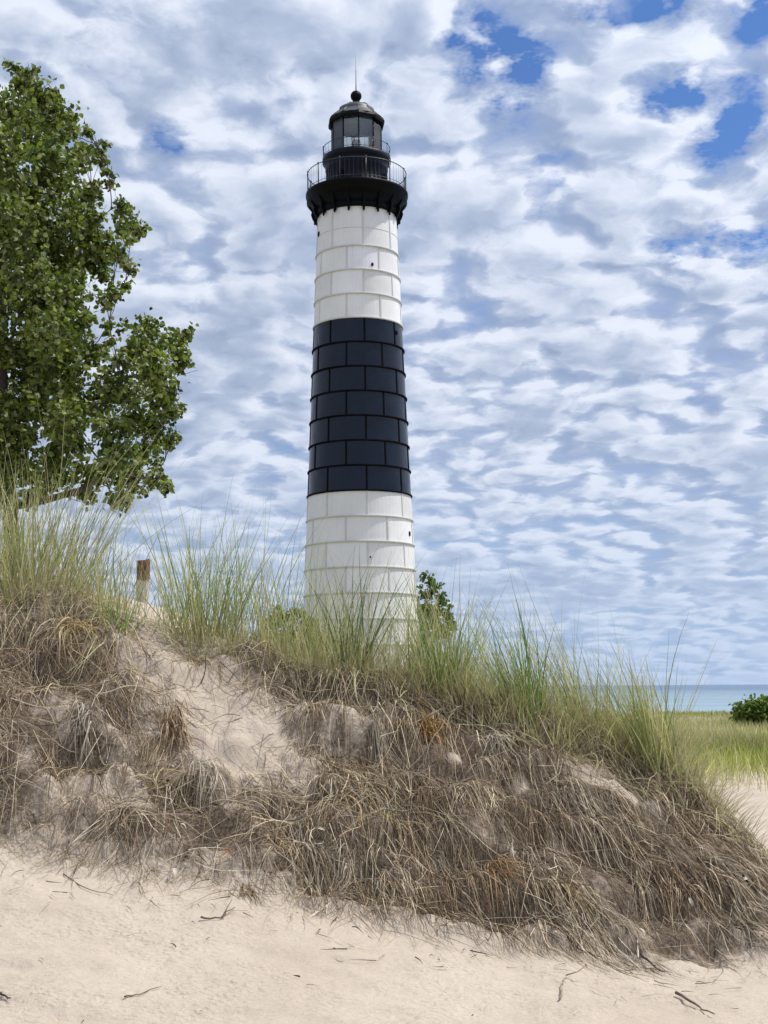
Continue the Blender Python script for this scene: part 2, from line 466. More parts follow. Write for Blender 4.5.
def ribbons(P, W, side):
    """P (N,S,3) centre lines, W (N,S) half widths, side (N,3) -> verts, quads. A shallow V section gives each blade body."""
    Nn, S = W.shape
    if side.ndim == 2: side = np.repeat(side[:, None, :], S, 1)
    t = np.gradient(P, axis=1); t /= np.linalg.norm(t, axis=2, keepdims=True) + 1e-9
    up = np.cross(side, t); up /= np.linalg.norm(up, axis=2, keepdims=True) + 1e-9
    L = P - side * W[..., None] + up * (W * .45)[..., None]
    Rr = P + side * W[..., None] + up * (W * .45)[..., None]
    v = np.stack([L, P, Rr], 2)               # N,S,3,3
    base = np.arange(Nn)[:, None, None] * (S * 3) + np.arange(S - 1)[None, :, None] * 3 + np.arange(2)[None, None, :]
    f = np.stack([base, base + 1, base + 4, base + 3], -1).reshape(-1, 4)
    return v.reshape(-1, 3), f

def percol(c, S):
    return np.repeat(c, S * 3, axis=0)

def pick(cols, n, w=None, jit=.17):
    cols = np.array(cols, float)
    i = rng.choice(len(cols), n, p=None if w is None else np.array(w) / np.sum(w))
    c = cols[i] * (1 + jit * rng.standard_normal((n, 1))) * (1 + .02 * rng.standard_normal((n, 3)))
    return np.clip(c, .004, .9)

# ------------------------------------------------------------------ setting: the ground and the lake
def grid_lines(lo, f0, f1, hi, step, grow=1.16):
    a = list(np.arange(f0, f1 + 1e-6, step))
    s = step; x = f1
    while x < hi:
        s *= grow; x += s; a.append(min(x, hi))
    s = step; x = f0; b = []
    while x > lo:
        s *= grow; x -= s; b.append(max(x, lo))
    return np.array(b[::-1] + a)

gx = grid_lines(-3000, -3.4, 3.4, 3000, .022, 1.10)
gy = grid_lines(-300, 5.0, 9.6, 3000, .022, 1.07)
GX, GY = np.meshgrid(gx, gy)
GZ = exact_height(GX, GY)
nx, ny = len(gx), len(gy)
ii, jj = np.meshgrid(np.arange(nx - 1), np.arange(ny - 1))
b0 = (jj * nx + ii).ravel()
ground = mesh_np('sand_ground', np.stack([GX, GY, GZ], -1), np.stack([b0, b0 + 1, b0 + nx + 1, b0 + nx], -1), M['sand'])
tag(ground, kind='structure')
fm = face_mask(GX, GY); bm_ = bare_mask(GX, GY)
cyG = np.interp(GX, CREST[0], CREST[1])
plate = np.clip((GY - cyG) / .4, 0, 1) * np.clip((14 - GY) / 4, 0, 1)
cvr = .75 + 1.0 * fbm(GX * 1.7 + 4, GY * 2.2, 3, 2)
hum_shade = np.clip(fm * (1 - .75 * bm_) * (.45 + .55 * np.clip((GY - np.interp(GX, FOOT[0], FOOT[1])) / .35, 0, 1)) * np.clip(cvr * np.interp(GX, [-3, 0, 1], [.8, .95, 1.15]), .2, 1) + .2 * plate + fm * 4.0 * pockets(GX, GY), 0, 1) * np.clip((GX + 5.2) / .8, 0, 1)  # root soil; the pockets term paints the hollows' shade into its colour
a = ground.data.attributes.new('humus_shade', 'FLOAT', 'POINT'); a.data.foreach_set('value', hum_shade.astype(np.float32).ravel())
turf = np.clip((GY - 19) / 7, 0, 1) * .75 + np.clip((-GX - 3) / 5, 0, 1) * np.clip((GY - 13) / 5, 0, 1) * .5
turf = np.clip(turf, 0, 1) * (GY < coast(GX) - 6)
a = ground.data.attributes.new('turf', 'FLOAT', 'POINT'); a.data.foreach_set('value', turf.astype(np.float32).ravel())

lake = mesh_np('lake_water', [(-20000, 60, -1.45), (20000, 60, -1.45), (20000, 30000, -1.45), (-20000, 30000, -1.45)], [(0, 1, 2, 3)], M['water'], smooth=False)
tag(lake, kind='structure')

# ------------------------------------------------------------------ lighthouse
D = 72.0
LX = at(361, 600, D)[0]
LB = np.array([LX, D, float(height(np.array([LX]), np.array([D]))[0])])
lh = empty('lighthouse', LB); lh.rotation_euler = (0, -R(.32), 0)
tag(lh, 'tall round lighthouse banded white and black, with a black lantern room on top', 'lighthouse')

def ring(py, hw, px=358.0):
    """radius and height (above the base) of a ring whose front shows at row py with half width hw pixels"""
    r = 2.5
    for _ in range(6):
        d = ray(px, py); z = EYE + d[2] * (D - r)
        depth = D * math.cos(PITCH) + (z - EYE) * math.sin(PITCH)
        r = hw / FPX * depth
    return r, z - LB[2]

rg = {k: ring(k, h) for k, h in ((207, 39.3), (245, 40.6), (269, 41.7), (293, 42.8), (317, 43.7), (490, 51.5), (619, 57.3))}
(rT, zT), (rB, zB) = rg[207], rg[619]
def rad(z): return rB + (rT - rB) * (z - zB) / (zT - zB)
z317, z490 = rg[317][1], rg[490][1]
ch = (z317 - z490) / 7.0                      # height of one plate course

def face_ang(deg):                            # angle round the tower, 0 = towards the camera, + = to the right
    return R(-90 + deg)

def band(name, zs, first, matp, mats_, seams=True, flange=True, parent=lh):
    mb = MB()
    npl = 8; sub = 10
    for k in range(len(zs) - 1):
        z0, z1 = zs[k], zs[k + 1]
        off = (9.0 if (first + k) % 2 == 0 else 31.5)
        for p in range(npl):
            aa = np.array([face_ang(off + 45 * (p + t / sub)) for t in range(sub + 1)])
            zz = np.linspace(z0, z1, 4)
            bulge = np.array([0, .012, .012, 0])
            rr = np.array([rad(z) for z in zz]) + bulge * 0
            v = np.stack([rr[:, None] * np.cos(aa), rr[:, None] * np.sin(aa), np.repeat(zz[:, None], sub + 1, 1)], -1).reshape(-1, 3)
            i = np.arange(3)[:, None]; j = np.arange(sub)[None, :]
            f = np.stack([i * (sub + 1) + j, i * (sub + 1) + j + 1, (i + 1) * (sub + 1) + j + 1, (i + 1) * (sub + 1) + j], -1).reshape(-1, 4)
            t = 1 + .05 * rng.standard_normal()
            mb.add(v, f, 0, (t, t, t * (1 + .015 * rng.standard_normal())))
            if seams:
                a_ = face_ang(off + 45 * p); w = .05
                da = w / rad(z0)
                q = []
                for zz_ in (z0 + .03, z1 - .03):
                    r_ = rad(zz_)
                    q += [(r_ * math.cos(a_ - da), r_ * math.sin(a_ - da), zz_), ((r_ + .028) * math.cos(a_ - da * .8), (r_ + .028) * math.sin(a_ - da * .8), zz_),
                          ((r_ + .028) * math.cos(a_ + da * .8), (r_ + .028) * math.sin(a_ + da * .8), zz_), (r_ * math.cos(a_ + da), r_ * math.sin(a_ + da), zz_)]
                mb.add(q, [(0, 1, 5, 4), (1, 2, 6, 5), (2, 3, 7, 6), (3, 0, 4, 7), (0, 3, 2, 1), (4, 5, 6, 7)], 1)
        if flange:
            r_ = rad(z0)
            mb.add(*lathe([(r_ - .01, z0 - .045), (r_ + .065, z0 - .04), (r_ + .075, z0), (r_ + .065, z0 + .04), (r_ - .01, z0 + .045)], 128), 1)
    return mb.build(name, mats_, parent, smooth=False)

lows = [z490 - ch * k for k in range(0, 12)][::-1]
lows = [z for z in lows if z > 0.15]; lows = [-.4] + lows
nlow = len(lows) - 1
blk = [z490 + ch * k for k in range(8)]
ups = [z317 + ch * k for k in range(4)]
lower = band('lower_white_plating', lows, nlow % 2 + 1, None, [M['white_plate'], M['white_seam']])
tag(lower, 'lower white band of riveted plates, streaked and weathered')
blackb = band('black_plating', blk, 0, None, [M['black_plate'], M['black_seam']])
upper = band('upper_white_plating', ups, 1, None, [M['white_plate'], M['white_seam']])
# collar section under the gallery: two plain courses with one faint joint
zc0 = ups[-1]
band('collar_plating', [zc0, zT + .45], 0, None, [M['white_plate'], M['white_seam']])
for o_ in (lower, blackb, upper):
    for p in o_.data.polygons: p.use_smooth = False
mbj = MB(); zj = ring(227, 40.0)[1]
mbj.add(*lathe([(rad(zj) - .01, zj - .02), (rad(zj) + .012, zj - .015), (rad(zj) + .012, zj + .015), (rad(zj) - .01, zj + .02)], 96))
mbj.build('joint_ring', M['white_seam'], lh)

# ports
def port(px, py, size, name='port_hole'):
    r_, z_ = 2.4, 20
    d = ray(px, py)
    for _ in range(8):
        x = d[0] * (D - 1.5) - LX; x = max(-.97 * r_, min(.97 * r_, x))
        yy = -math.sqrt(r_ * r_ - x * x)
        z_ = EYE + d[2] * (D + yy) - LB[2]; r_ = rad(z_)
    ang = math.atan2(yy, x)
    o = np.array([math.cos(ang), math.sin(ang), 0]); s = np.array([-o[1], o[0], 0]); u = np.array([0, 0, 1.0])
    c = o * r_ + u * z_
    mb = MB()
    n = 16; t = np.linspace(0, 2 * np.pi, n, endpoint=False)
    def loop(rr, dd, st=1.5): return c + dd * o + rr * (np.cos(t)[:, None] * s + st * np.sin(t)[:, None] * u)
    L = [loop(size, -.03), loop(size, .04), loop(size * .75, .05), loop(size * .7, .015)]
    v = np.concatenate(L)
    f = [(k * n + j, k * n + (j + 1) % n, (k + 1) * n + (j + 1) % n, (k + 1) * n + j) for k in range(3) for j in range(n)]
    mb.add(v, f)
    p = mb.build(name, M['black_iron'], lh)
    m2 = MB(); cc = c + .02 * o
    m2.add(np.concatenate([loop(size * .72, .02), cc[None]]), [(j, (j + 1) % n, n, n) for j in range(n)])
    m2.build('pane', M['black_plate'], p)
for (px, py, s_) in ((321, 234, .17), (374.8, 264.5, .11), (410.5, 534, .14), (371.5, 557, .06), (398.5, 333, .14)): port(px, py, s_ * .62)

# gallery
gr, gz_lip = ring(180, 50.2)
_, gz_deck = ring(177, 50.3)
_, gz_low = ring(187, 49.6)
gal = MB()
gal.add(*lathe([(rT + .02, zT + .06), (rT + .16, zT + .1), (rT + .20, zT + .35), (gr * .80, gz_low - .55), (gr * .94, gz_low - .10), (gr * .985, gz_low), (gr, gz_low + .04), (gr, gz_lip),
                (gr + .05, gz_lip + .03), (gr + .05, gz_deck + .02), (gr * .98, gz_deck + .05), (.5, gz_deck + .06)], 96))
galo = gal.build('gallery_deck', M['black_iron'], lh)
for k in range(18):
    a_ = face_ang(10 + 20 * k); o = np.array([math.cos(a_), math.sin(a_), 0]); s = np.array([-o[1], o[0], 0])
    mb = MB()
    prof = [(rT + .05, zT - .06), (rT + .20, zT - .05), (rT + .30, zT + .1), (rT + .38, zT + .35), (gr * .90, gz_low - .40), (gr * .97, gz_low - .05), (gr * .80, gz_low - .02), (rT + .05, gz_low - .05)]
    w = .06
    v = [o * r_ + s * (sg * w) + np.array([0, 0, z_]) for sg in (-1, 1) for r_, z_ in prof]
    n = len(prof)
    f = [(j, (j + 1) % n, n + (j + 1) % n, n + j) for j in range(n)]
    c0 = [(0, 1, 2, 7), (2, 3, 6, 7), (3, 4, 5, 6)]
    f += c0 + [tuple(n + q for q in reversed(t)) for t in c0]
    mb.add(v, f)
    # pendant under the bracket
    pr = o * (rT + .16)
    pv, pf = lathe([(.0, zT - .24), (.05, zT - .20), (.07, zT - .14), (.05, zT - .08), (.08, zT - .04)], 8)
    mb.add(pv + pr, pf)
    mb.build('bracket', M['black_iron'], lh, smooth=False)

def railing(r_, z0, h, nb, npost, name, wr=.022):
    mb = MB(); t = np.linspace(0, 2 * np.pi, 73)
    c = lambda rr, zz: np.stack([rr * np.cos(t), rr * np.sin(t), np.full(73, zz)], 1)
    mb.add(*tube(c(r_, z0 + h), wr * 1.1, 6, False))
    mb.add(*tube(c(r_, z0 + h * .12), wr * .7, 5, False))
    for k in range(nb):
        a_ = 2 * np.pi * (k + .5) / nb
        q = np.array([r_ * math.cos(a_), r_ * math.sin(a_), z0])
        mb.add(*tube([q, q + [0, 0, h]], .006, 4, False))
    o = mb.build(name, M['rail'], lh)
    for k in range(npost):
        a_ = 2 * np.pi * k / npost + .2
        q = np.array([r_ * math.cos(a_), r_ * math.sin(a_), z0 - .05])
        m2 = MB(); m2.add(*tube([q, q + [0, 0, h + .05]], wr * 1.3, 6))
        bv, bf = lathe([(.001, -.05), (.045, -.02), (.05, .02), (.001, .07)], 8)
        m2.add(bv + q + [0, 0, h + .08], bf)
        m2.build('rail_post', M['rail'], o)
hr = ring(157, 50)[1] - gz_deck
railing(gr - .04, gz_deck + .05, hr, 72, 12, 'gallery_railing')

# watch room and upper deck
wr_, _ = ring(170, 30.4)
ur, uz = ring(150, 34.2)
_, uz1 = ring(146, 34.2)
_, uz0 = ring(151.5, 34.2)
wm = MB()
ns = 40
wm.add(*lathe([(wr_ + .04, gz_deck + .05), (wr_ + .04, gz_deck + .3), (wr_, gz_deck + .33), (wr_, uz0 - .45), (wr_ + .05, uz0 - .40), (wr_ + .05, uz0 - .30), (wr_ + .02, uz0 - .27), (wr_ + .08, uz0 - .1), (ur * .96, uz0), (ur, uz0 + .06), (ur, uz1), (ur * .97, uz1 + .03), (.4, uz1 + .04)], 96))
for k in range(ns):                                             # vertical battens on the watch room wall
    a_ = 2 * np.pi * k / ns; da = .014
    q = []
    for z_ in (gz_deck + .34, uz0 - .46):
        for r_, aa in ((wr_ - .01, -da), (wr_ + .022, -da), (wr_ + .022, da), (wr_ - .01, da)):
            q.append((r_ * math.cos(a_ + aa), r_ * math.sin(a_ + aa), z_))
    wm.add(q, [(0, 1, 5, 4), (1, 2, 6, 5), (2, 3, 7, 6)])
wm.build('watch_room', M['navy_iron'], lh)
wz = (gz_deck + uz0) / 2 - .25
for deg in (-28, 62, 152):
    a_ = face_ang(deg); o = np.array([math.cos(a_), math.sin(a_), 0]); s = np.array([-o[1], o[0], 0])
    mb = MB()
    tri = [(-.14, 0), (.14, 0), (.10, .3), (-.10, .3)]
    v = [o * (wr_ + d_) + s * x_ + np.array([0, 0, wz + z_]) for d_ in (-.02, .10) for x_, z_ in tri]
    mb.add(v, [(0, 3, 2, 1), (4, 5, 6, 7), (0, 1, 5, 4), (1, 2, 6, 5), (2, 3, 7, 6), (3, 0, 4, 7)])
    mb.build('vent_hood', M['black_seam'], lh, smooth=False)
railing(ur - .04, uz1 + .03, ring(136.5, 34)[1] - uz1, 36, 10, 'lantern_railing', .018)

# lantern: ten sides
lr = ring(130, 25.3)[0]
lz0 = uz1 + .04; lz1 = ring(114, 25.3)[1]
off = 6.3
corner = [np.array([lr * math.cos(face_ang(off + 36 * k)), lr * math.sin(face_ang(off + 36 * k)), 0]) for k in range(10)]
lan = empty('lantern_room', (0, 0, 0)); lan.parent = lh
kerb = MB(); kerb.add(*lathe([(lr + .05, lz0 - .02), (lr + .05, lz0 + .16), (lr - .1, lz0 + .18)], 10, face_ang(off)))
kerb.build('sill', M['black_iron'], lan, smooth=False)
for k in range(10):
    A, B = corner[k], corner[(k + 1) % 10]
    mb = MB(); u = np.array([0, 0, 1.0]); mid = (A + B) / 2; n_ = mid / np.linalg.norm(mid)
    q = [A + u * (lz0 + .17), B + u * (lz0 + .17), B + u * lz1, A + u * lz1]
    v = [p_ * 1 for p_ in q] + [p_ - n_ * .02 for p_ in q]
    mb.add(v, [(0, 1, 2, 3), (7, 6, 5, 4), (0, 4, 5, 1), (1, 5, 6, 2), (2, 6, 7, 3), (3, 7, 4, 0)])
    blank = k in (6, 7, 8)                     # sides to the left are blanked with grey sheet
    o = mb.build('blank_panel' if blank else 'glass_pane', M['grey_panel'] if blank else M['glass'], lan, smooth=False)
    m2 = MB(); m2.add(*tube([A + u * lz0, A + u * lz1], .04, 6)); m2.build('mullion', M['black_iron'], lan)
    m3 = MB(); zz = lz0 + (lz1 - lz0) * .5
ceil = MB(); ceil.add(*lathe([(lr + .02, lz1 - .02), (.05, lz1 + .05)], 10, face_ang(off)))
ceil.build('ceiling', M['ceiling'], lan, smooth=False)
# lamp inside
lamp = MB(); lamp.add(*lathe([(.30, lz0 + .05), (.32, lz0 + .25), (.12, lz0 + .3), (.12, lz0 + .62), (.22, lz0 + .65), (.26, lz0 + .85), (.22, lz0 + 1.05), (.05, lz0 + 1.1)], 20))
lamp.build('beacon', M['pale'], lan)
# roof
er = ring(114, 28.6)[0]; ez = lz1
bz = ring(94.0, 5.1)[1]; dz = ring(101, 8)[1]
rf = MB()
rf.add(*lathe([(er - .25, ez - .03), (er, ez - .10), (er + .02, ez + .06), (er - .05, ez + .22), (lr * .98, ez + .32)], 10, face_ang(off)))
rf.build('eave', M['black_iron'], lh, smooth=False)
rf = MB()
zk = ez + .20 + .48 * (dz - ez - .2)
pts = [(er * .955, ez + .20), (er * .80, ez + .2 + .26 * (dz - ez - .2))]
for t in np.linspace(0, 1, 12):
    pts.append((er * .63 * math.cos(t * 1.45), zk + (dz - zk) * math.sin(t * 1.45) / math.sin(1.45)))
rf.add(*lathe(pts, 20, face_ang(off)))
for k in range(10):
    pp = [np.array([r_ * math.cos(face_ang(off + 36 * k)), r_ * math.sin(face_ang(off + 36 * k)), z_]) for r_, z_ in pts]
    rf.add(*tube(pp, .035, 5))
roofo = rf.build('roof', M['roof'], lh)
bl = MB(); br = ring(95.6, 5.6)[0]
bp = [(br * .62, dz - .25), (br * .62, bz - br * .75)] + [(br * math.sin(t), bz - br * math.cos(t)) for t in np.linspace(.85, np.pi - .02, 12)]
bl.add(*lathe(bp, 24)); bl.build('ventilator_ball', M['black_iron'], roofo)
rd = MB(); rz = ring(54, 1)[1]
rd.add(*tube([(0, 0, bz + br - .05), (0, 0, bz + br + .5), (0, 0, rz)], [.04, .028, .016], 6)); rd.build('lightning_rod', M['rod'], roofo)
# entrance on the far side of the base
dr = MB(); a_ = face_ang(150); o = np.array([math.cos(a_), math.sin(a_), 0]); s = np.array([-o[1], o[0], 0])
v = [o * (rad(0) + d_) + s * x_ + np.array([0, 0, z_]) for d_ in (-.3, .25) for x_, z_ in ((-.7, -.3), (.7, -.3), (.7, 2.3), (-.7, 2.3))]
dr.add(v, [(0, 3, 2, 1), (4, 5, 6, 7), (0, 1, 5, 4), (1, 2, 6, 5), (2, 3, 7, 6), (3, 0, 4, 7)])
dr.build('door', M['black_iron'], lh, smooth=False)

# ------------------------------------------------------------------ trees and bushes
def leaves(centres, radii, counts, size, cols, shell=.45, flat=1.0, droop=.3):
    P = []; 
    for c, r_, n in zip(centres, radii, counts):
        d = rng.standard_normal((n, 3)); d /= np.linalg.norm(d, axis=1, keepdims=True)
        rr = r_ * (rng.random(n) ** shell) * (1 + .18 * rng.standard_normal(n))
        p = d * rr[:, None]; p[:, 2] *= flat
        # gather the leaves in small sprays inside the clump
        kk = max(3, n // 26)
        cen = p[rng.integers(0, n, kk)]
        w = cen[rng.integers(0, kk, n)]
        p = np.where((rng.random(n) < .75)[:, None], w + .22 * r_ * rng.standard_normal((n, 3)), p)
        P.append(c + p)
    P = np.concatenate(P); n = len(P)
    ax = rng.standard_normal((n, 3)); ax[:, 2] = -abs(ax[:, 2]) * .6 - droop; ax /= np.linalg.norm(ax, axis=1, keepdims=True)
    sd = np.cross(ax, rng.standard_normal((n, 3))); sd /= np.linalg.norm(sd, axis=1, keepdims=True)
    nn = np.cross(ax, sd)
    L = size * (0.7 + .6 * rng.random(n))[:, None]
    v = np.stack([P, P + ax * L * .35 + sd * L * .46 + nn * L * .10, P + ax * L * .75 + sd * L * .30 + nn * L * .06, P + ax * L * 1.05 - nn * L * .08,
                  P + ax * L * .75 - sd * L * .30 + nn * L * .06, P + ax * L * .35 - sd * L * .46 + nn * L * .10], 1).reshape(-1, 3)
    b = np.arange(n)[:, None] * 6
    f = np.concatenate([b + np.array([[0, 1, 2, 3]]), b + np.array([[0, 3, 4, 5]])], 0)
    col = np.repeat(pick(cols, n, jit=.16), 6, axis=0)
    return v, f, col

def tree(name, label, cat, base, trunk_top, tr, blobs, size, cols, dens, bark=(.13, .11, .09), depth=1.2, group=None, shell=.45):
    """blobs: (px, py, r px, Y)"""
    root = empty(name, base); tag(root, label, cat, group)
    base = np.array(base, float); top = np.array(trunk_top, float)
    t = np.linspace(0, 1, 9)
    path = base + (top - base) * t[:, None] + np.stack([.03 * np.sin(t * 7), .03 * np.cos(t * 5), 0 * t], 1) * np.linalg.norm(top - base) * .4
    path[0, 2] -= .3
    m = MB(); m.add(*tube(path, tr * (1 - .85 * t), 10), 0, bark); m.build('trunk', M['bark'], root, origin=None).location = -base
    C = []; Rr = []; Nn = []
    nodes = [(p_, tr * (1 - .85 * tt_)) for p_, tt_ in zip(path[3:], t[3:])]
    items = []
    for (px, py, r_, Y) in blobs:
        c = at(px, py, Y); rm = r_ * Y / FPX
        C.append(c); Rr.append(rm); Nn.append(int(dens * (rm / size) ** 2))
        items.append((np.min(np.linalg.norm(path - c, axis=1)) + .25 * (c[2] - base[2]), c, rm))
    items.sort(key=lambda q_: q_[0])
    for _, c, rm in items:
        # each limb leaves the nearest wood that lies below it
        best = min(nodes, key=lambda nd: np.linalg.norm(nd[0] - c) + 2.2 * max(0, nd[0][2] - c[2] + .45 * np.linalg.norm((nd[0] - c)[:2])))
        s, r0 = best
        q = np.linspace(0, 1, 8)[:, None]; ln = np.linalg.norm(c - s)
        midp = (s + c) / 2 + np.array([0, 0, -.10 * ln]) + .10 * ln * rng.standard_normal(3)
        pp = (1 - q) ** 2 * s + 2 * q * (1 - q) * midp + q ** 2 * c + .012 * ln * rng.standard_normal((8, 3)) * np.sin(q * np.pi)
        l0 = max(min(r0 * .6, .05 * ln + .01), .010)
        rads = np.linspace(l0, max(l0 * .45, .007), 8)
        m = MB(); m.add(*tube(pp, rads, 6), 0, bark)
        for k_ in (3, 5, 7): nodes.append((pp[k_], rads[k_]))
        for _ in range(6):
            e = c + rm * .55 * rng.standard_normal(3); s0 = pp[rng.integers(4, 8)]
            m.add(*tube([s0, (s0 + e) / 2 + .1 * rm * rng.standard_normal(3), e], [max(l0 * .35, .006), .005, .003], 4), 0, bark)
        m.build('limb', M['bark'], root).location = -base
    v, f, col = leaves(C, Rr, Nn, size, cols, shell)
    cr = mesh_np('crown', v - base, f, M['leaf'], root, col, smooth=False)
    return root

TY = 25.0
def bl_(l, dy=1.4):
    return [(px, py, r_, TY + dy * float(np.clip(rng.standard_normal(), -1.3, 1.3))) for px, py, r_ in l]
poplar_blobs = bl_([(22, 84, 16), (40, 92, 18), (8, 110, 26), (55, 116, 22), (32, 130, 32), (68, 132, 14), (5, 160, 34), (58, 165, 30), (86, 128, 8), (80, 160, 14), (30, 200, 38), (72, 205, 26), (97, 145, 10),
    (100, 160, 10), (90, 190, 14), (80, 235, 26), (50, 250, 34), (5, 240, 36), (100, 262, 20), (122, 205, 12), (128, 225, 16), (138, 232, 10), (120, 250, 16), (133, 268, 10), (60, 300, 30), (20, 300, 34), (104, 296, 14), (122, 288, 10),
    (150, 335, 22), (140, 350, 22), (172, 340, 16), (187, 332, 9), (178, 358, 14), (155, 370, 24), (120, 385, 24), (165, 395, 20), (174, 412, 11), (135, 415, 24), (158, 432, 18), (108, 430, 22), (120, 455, 22), (148, 455, 18), (172, 440, 8),
    (132, 478, 17), (155, 478, 12), (166, 488, 7), (118, 497, 14), (90, 350, 18), (55, 350, 28), (25, 360, 30), (75, 400, 24), (40, 405, 26), (70, 440, 22), (5, 410, 24), (90, 470, 16), (48, 460, 18), (10, 345, 22), (20, 468, 26), (60, 476, 20), (0, 492, 20), (86, 492, 13), (36, 496, 16), (110, 470, 14), (30, 70, 9), (12, 66, 8), (52, 96, 10), (72, 118, 9), (86, 150, 12), (92, 215, 14), (100, 235, 14), (70, 270, 24), (30, 270, 26), (45, 300, 22), (85, 320, 14), (40, 375, 22), (70, 375, 18), (100, 400, 16), (104, 352, 8), (112, 186, 7), (106, 172, 7), (109, 322, 7), (112, 338, 8)])
poplar_blobs += bl_([(-30, 105, 26), (-45, 150, 34), (-35, 205, 38), (-75, 200, 30), (-45, 265, 40), (-90, 270, 34), (-40, 330, 38), (-95, 340, 38), (-140, 330, 28), (-50, 395, 36), (-105, 400, 34), (-150, 400, 28), (-60, 450, 28), (-115, 455, 26), (-15, 455, 20)], 1.6)
poplar_blobs += [(px, py, r_, TY + s_ * 2.0) for px, py, r_ in ((20, 220, 30), (50, 330, 30), (-40, 300, 34), (-70, 390, 30), (60, 420, 22), (-10, 150, 24)) for s_ in (-1, 1)]
poplar_blobs += [(px, py, r_, TY - 1.0) for px, py, r_ in ((8, 430, 22), (18, 400, 22), (4, 462, 20), (30, 440, 18))]
pb = at(6, 640, TY); pb[2] = float(height(pb[0], pb[1]))
pt = at(14, 110, TY)
LEAFC = [(0.13, 0.172, 0.034), (0.095, 0.13, 0.026), (0.175, 0.21, 0.046), (0.045, 0.067, 0.019), (0.26, 0.285, 0.15)]
tree('poplar_tree', 'big leafy green poplar rising behind the dune at the upper left', 'tree', pb, pt, .20, poplar_blobs, .100, LEAFC, 25, bark=(.075, .062, .05))

SY = 80.0
sb = at(428, 640, SY); sb[2] = float(height(sb[0], sb[1]))
small_blobs = [(px, py, r_, SY + 1.0 * float(rng.uniform(-1, 1))) for px, py, r_ in ((424, 574, 5), (430, 580, 6), (438, 585, 5), (421, 590, 7), (430, 597, 6), (444, 601, 5), (438, 608, 7), (450, 606, 4), (424, 612, 9), (436, 620, 9),
    (446, 618, 6), (428, 632, 10), (444, 632, 8), (414, 600, 8), (410, 620, 10), (452, 628, 5), (433, 588, 6), (440, 594, 6), (428, 604, 7), (436, 612, 7), (446, 612, 6), (450, 622, 6), (440, 626, 8))]
tree('small_tree', 'small loose leafed tree standing just right of the lighthouse base', 'tree', sb, at(427, 585, SY), .14, small_blobs, .20, [(0.10, 0.16, 0.03), (0.065, 0.115, 0.025), (0.13, 0.17, 0.04)], 20, depth=.6)

def bush(name, label, blobs, size, cols, dens, Y):
    px = np.mean([b[0] for b in blobs]); b = at(px, 720, Y); b[2] = float(height(b[0], b[1]))
    return tree(name, label, 'bush', b, b + np.array([0, 0, .55]), .06, blobs, size, cols, dens)
BY = 48.0
bush('leafy_bush', 'low dark green bush by the lake at the right edge of the meadow',
     [(px, py + 6, r_ * 1.5, BY + .6 * float(rng.uniform(-1, 1))) for px, py, r_ in ((740, 706, 6), (746, 709, 8), (754, 704, 9), (764, 703, 9), (752, 711, 9), (766, 711, 9), (775, 702, 9), (786, 704, 9), (780, 712, 9), (798, 708, 8), (760, 698, 5), (736, 711, 4), (792, 713, 7), (770, 697, 5))],
     .13, [(0.11, 0.165, 0.03), (0.075, 0.12, 0.025), (0.16, 0.21, 0.05)], 22, BY)
b2 = 21.0
bush('leafy_shrub', 'low olive shrub showing through the grass just left of the lighthouse base',
     [(px, py, r_, b2 + .8 * float(rng.uniform(-1, 1))) for px, py, r_ in ((270, 622, 9), (280, 618, 9), (290, 616, 8), (298, 616, 8), (306, 618, 8), (275, 632, 10), (290, 632, 12), (302, 632, 10), (262, 634, 8), (314, 628, 7), (268, 648, 13), (285, 650, 14), (303, 650, 14), (318, 646, 12), (258, 660, 13), (276, 668, 15), (296, 670, 15), (314, 666, 14))],
     .055, [(0.13, 0.15, 0.04), (0.09, 0.115, 0.03), (0.15, 0.14, 0.06)], 18, b2)

# ------------------------------------------------------------------ wooden post
PY = 11.4
pbase = at(142.5, 606, PY)
gz_ = float(height(pbase[0], pbase[1]))
ptop = at(143, 557.5, PY)[2]
post_h = ptop - gz_
mb = MB()
nseg = 14; zs_ = [-.2, .0, post_h * .35, post_h * .62, post_h * .80, post_h * .93]
tt = np.linspace(0, 2 * np.pi, nseg, endpoint=False)
V = []
pr_ = 6.6 * PY / FPX
for k, z_ in enumerate(zs_ + [post_h]):
    rr = pr_ * (1 - .02 * k) * (.92 / (np.abs(np.cos(tt + .3)) ** 5 + np.abs(np.sin(tt + .3)) ** 5) ** .2 + .05 * rng.standard_normal(nseg))
    zz = np.full(nseg, z_)
    if k == len(zs_):
        zz = post_h - .06 * rng.random(nseg) - .05 * np.clip(-np.cos(tt), 0, 1); rr *= .95
    sh = .02 * z_
    V.append(np.stack([rr * np.cos(tt) + sh * .3, rr * np.sin(tt), zz], 1))
V = np.concatenate(V + [np.array([[0, 0, post_h - .05]])])
F = [(k * nseg + j, k * nseg + (j + 1) % nseg, (k + 1) * nseg + (j + 1) % nseg, (k + 1) * nseg + j) for k in range(len(zs_)) for j in range(nseg)]
F += [(len(zs_) * nseg + j, len(zs_) * nseg + (j + 1) % nseg, len(V) - 1, len(V) - 1) for j in range(nseg)]
mb.add(V, F)
po = mb.build('wooden_post', M['wood'], None, smooth=False)
po.location = (float(pbase[0]), PY, gz_)
# the material splits at z .22 of the post: scale so the split sits where the broken top begins
po.data.transform(Matrix.Scale(1.0, 4))
tag(po, 'broken wooden post with a reddish brown top, standing among the dune grass', 'post')

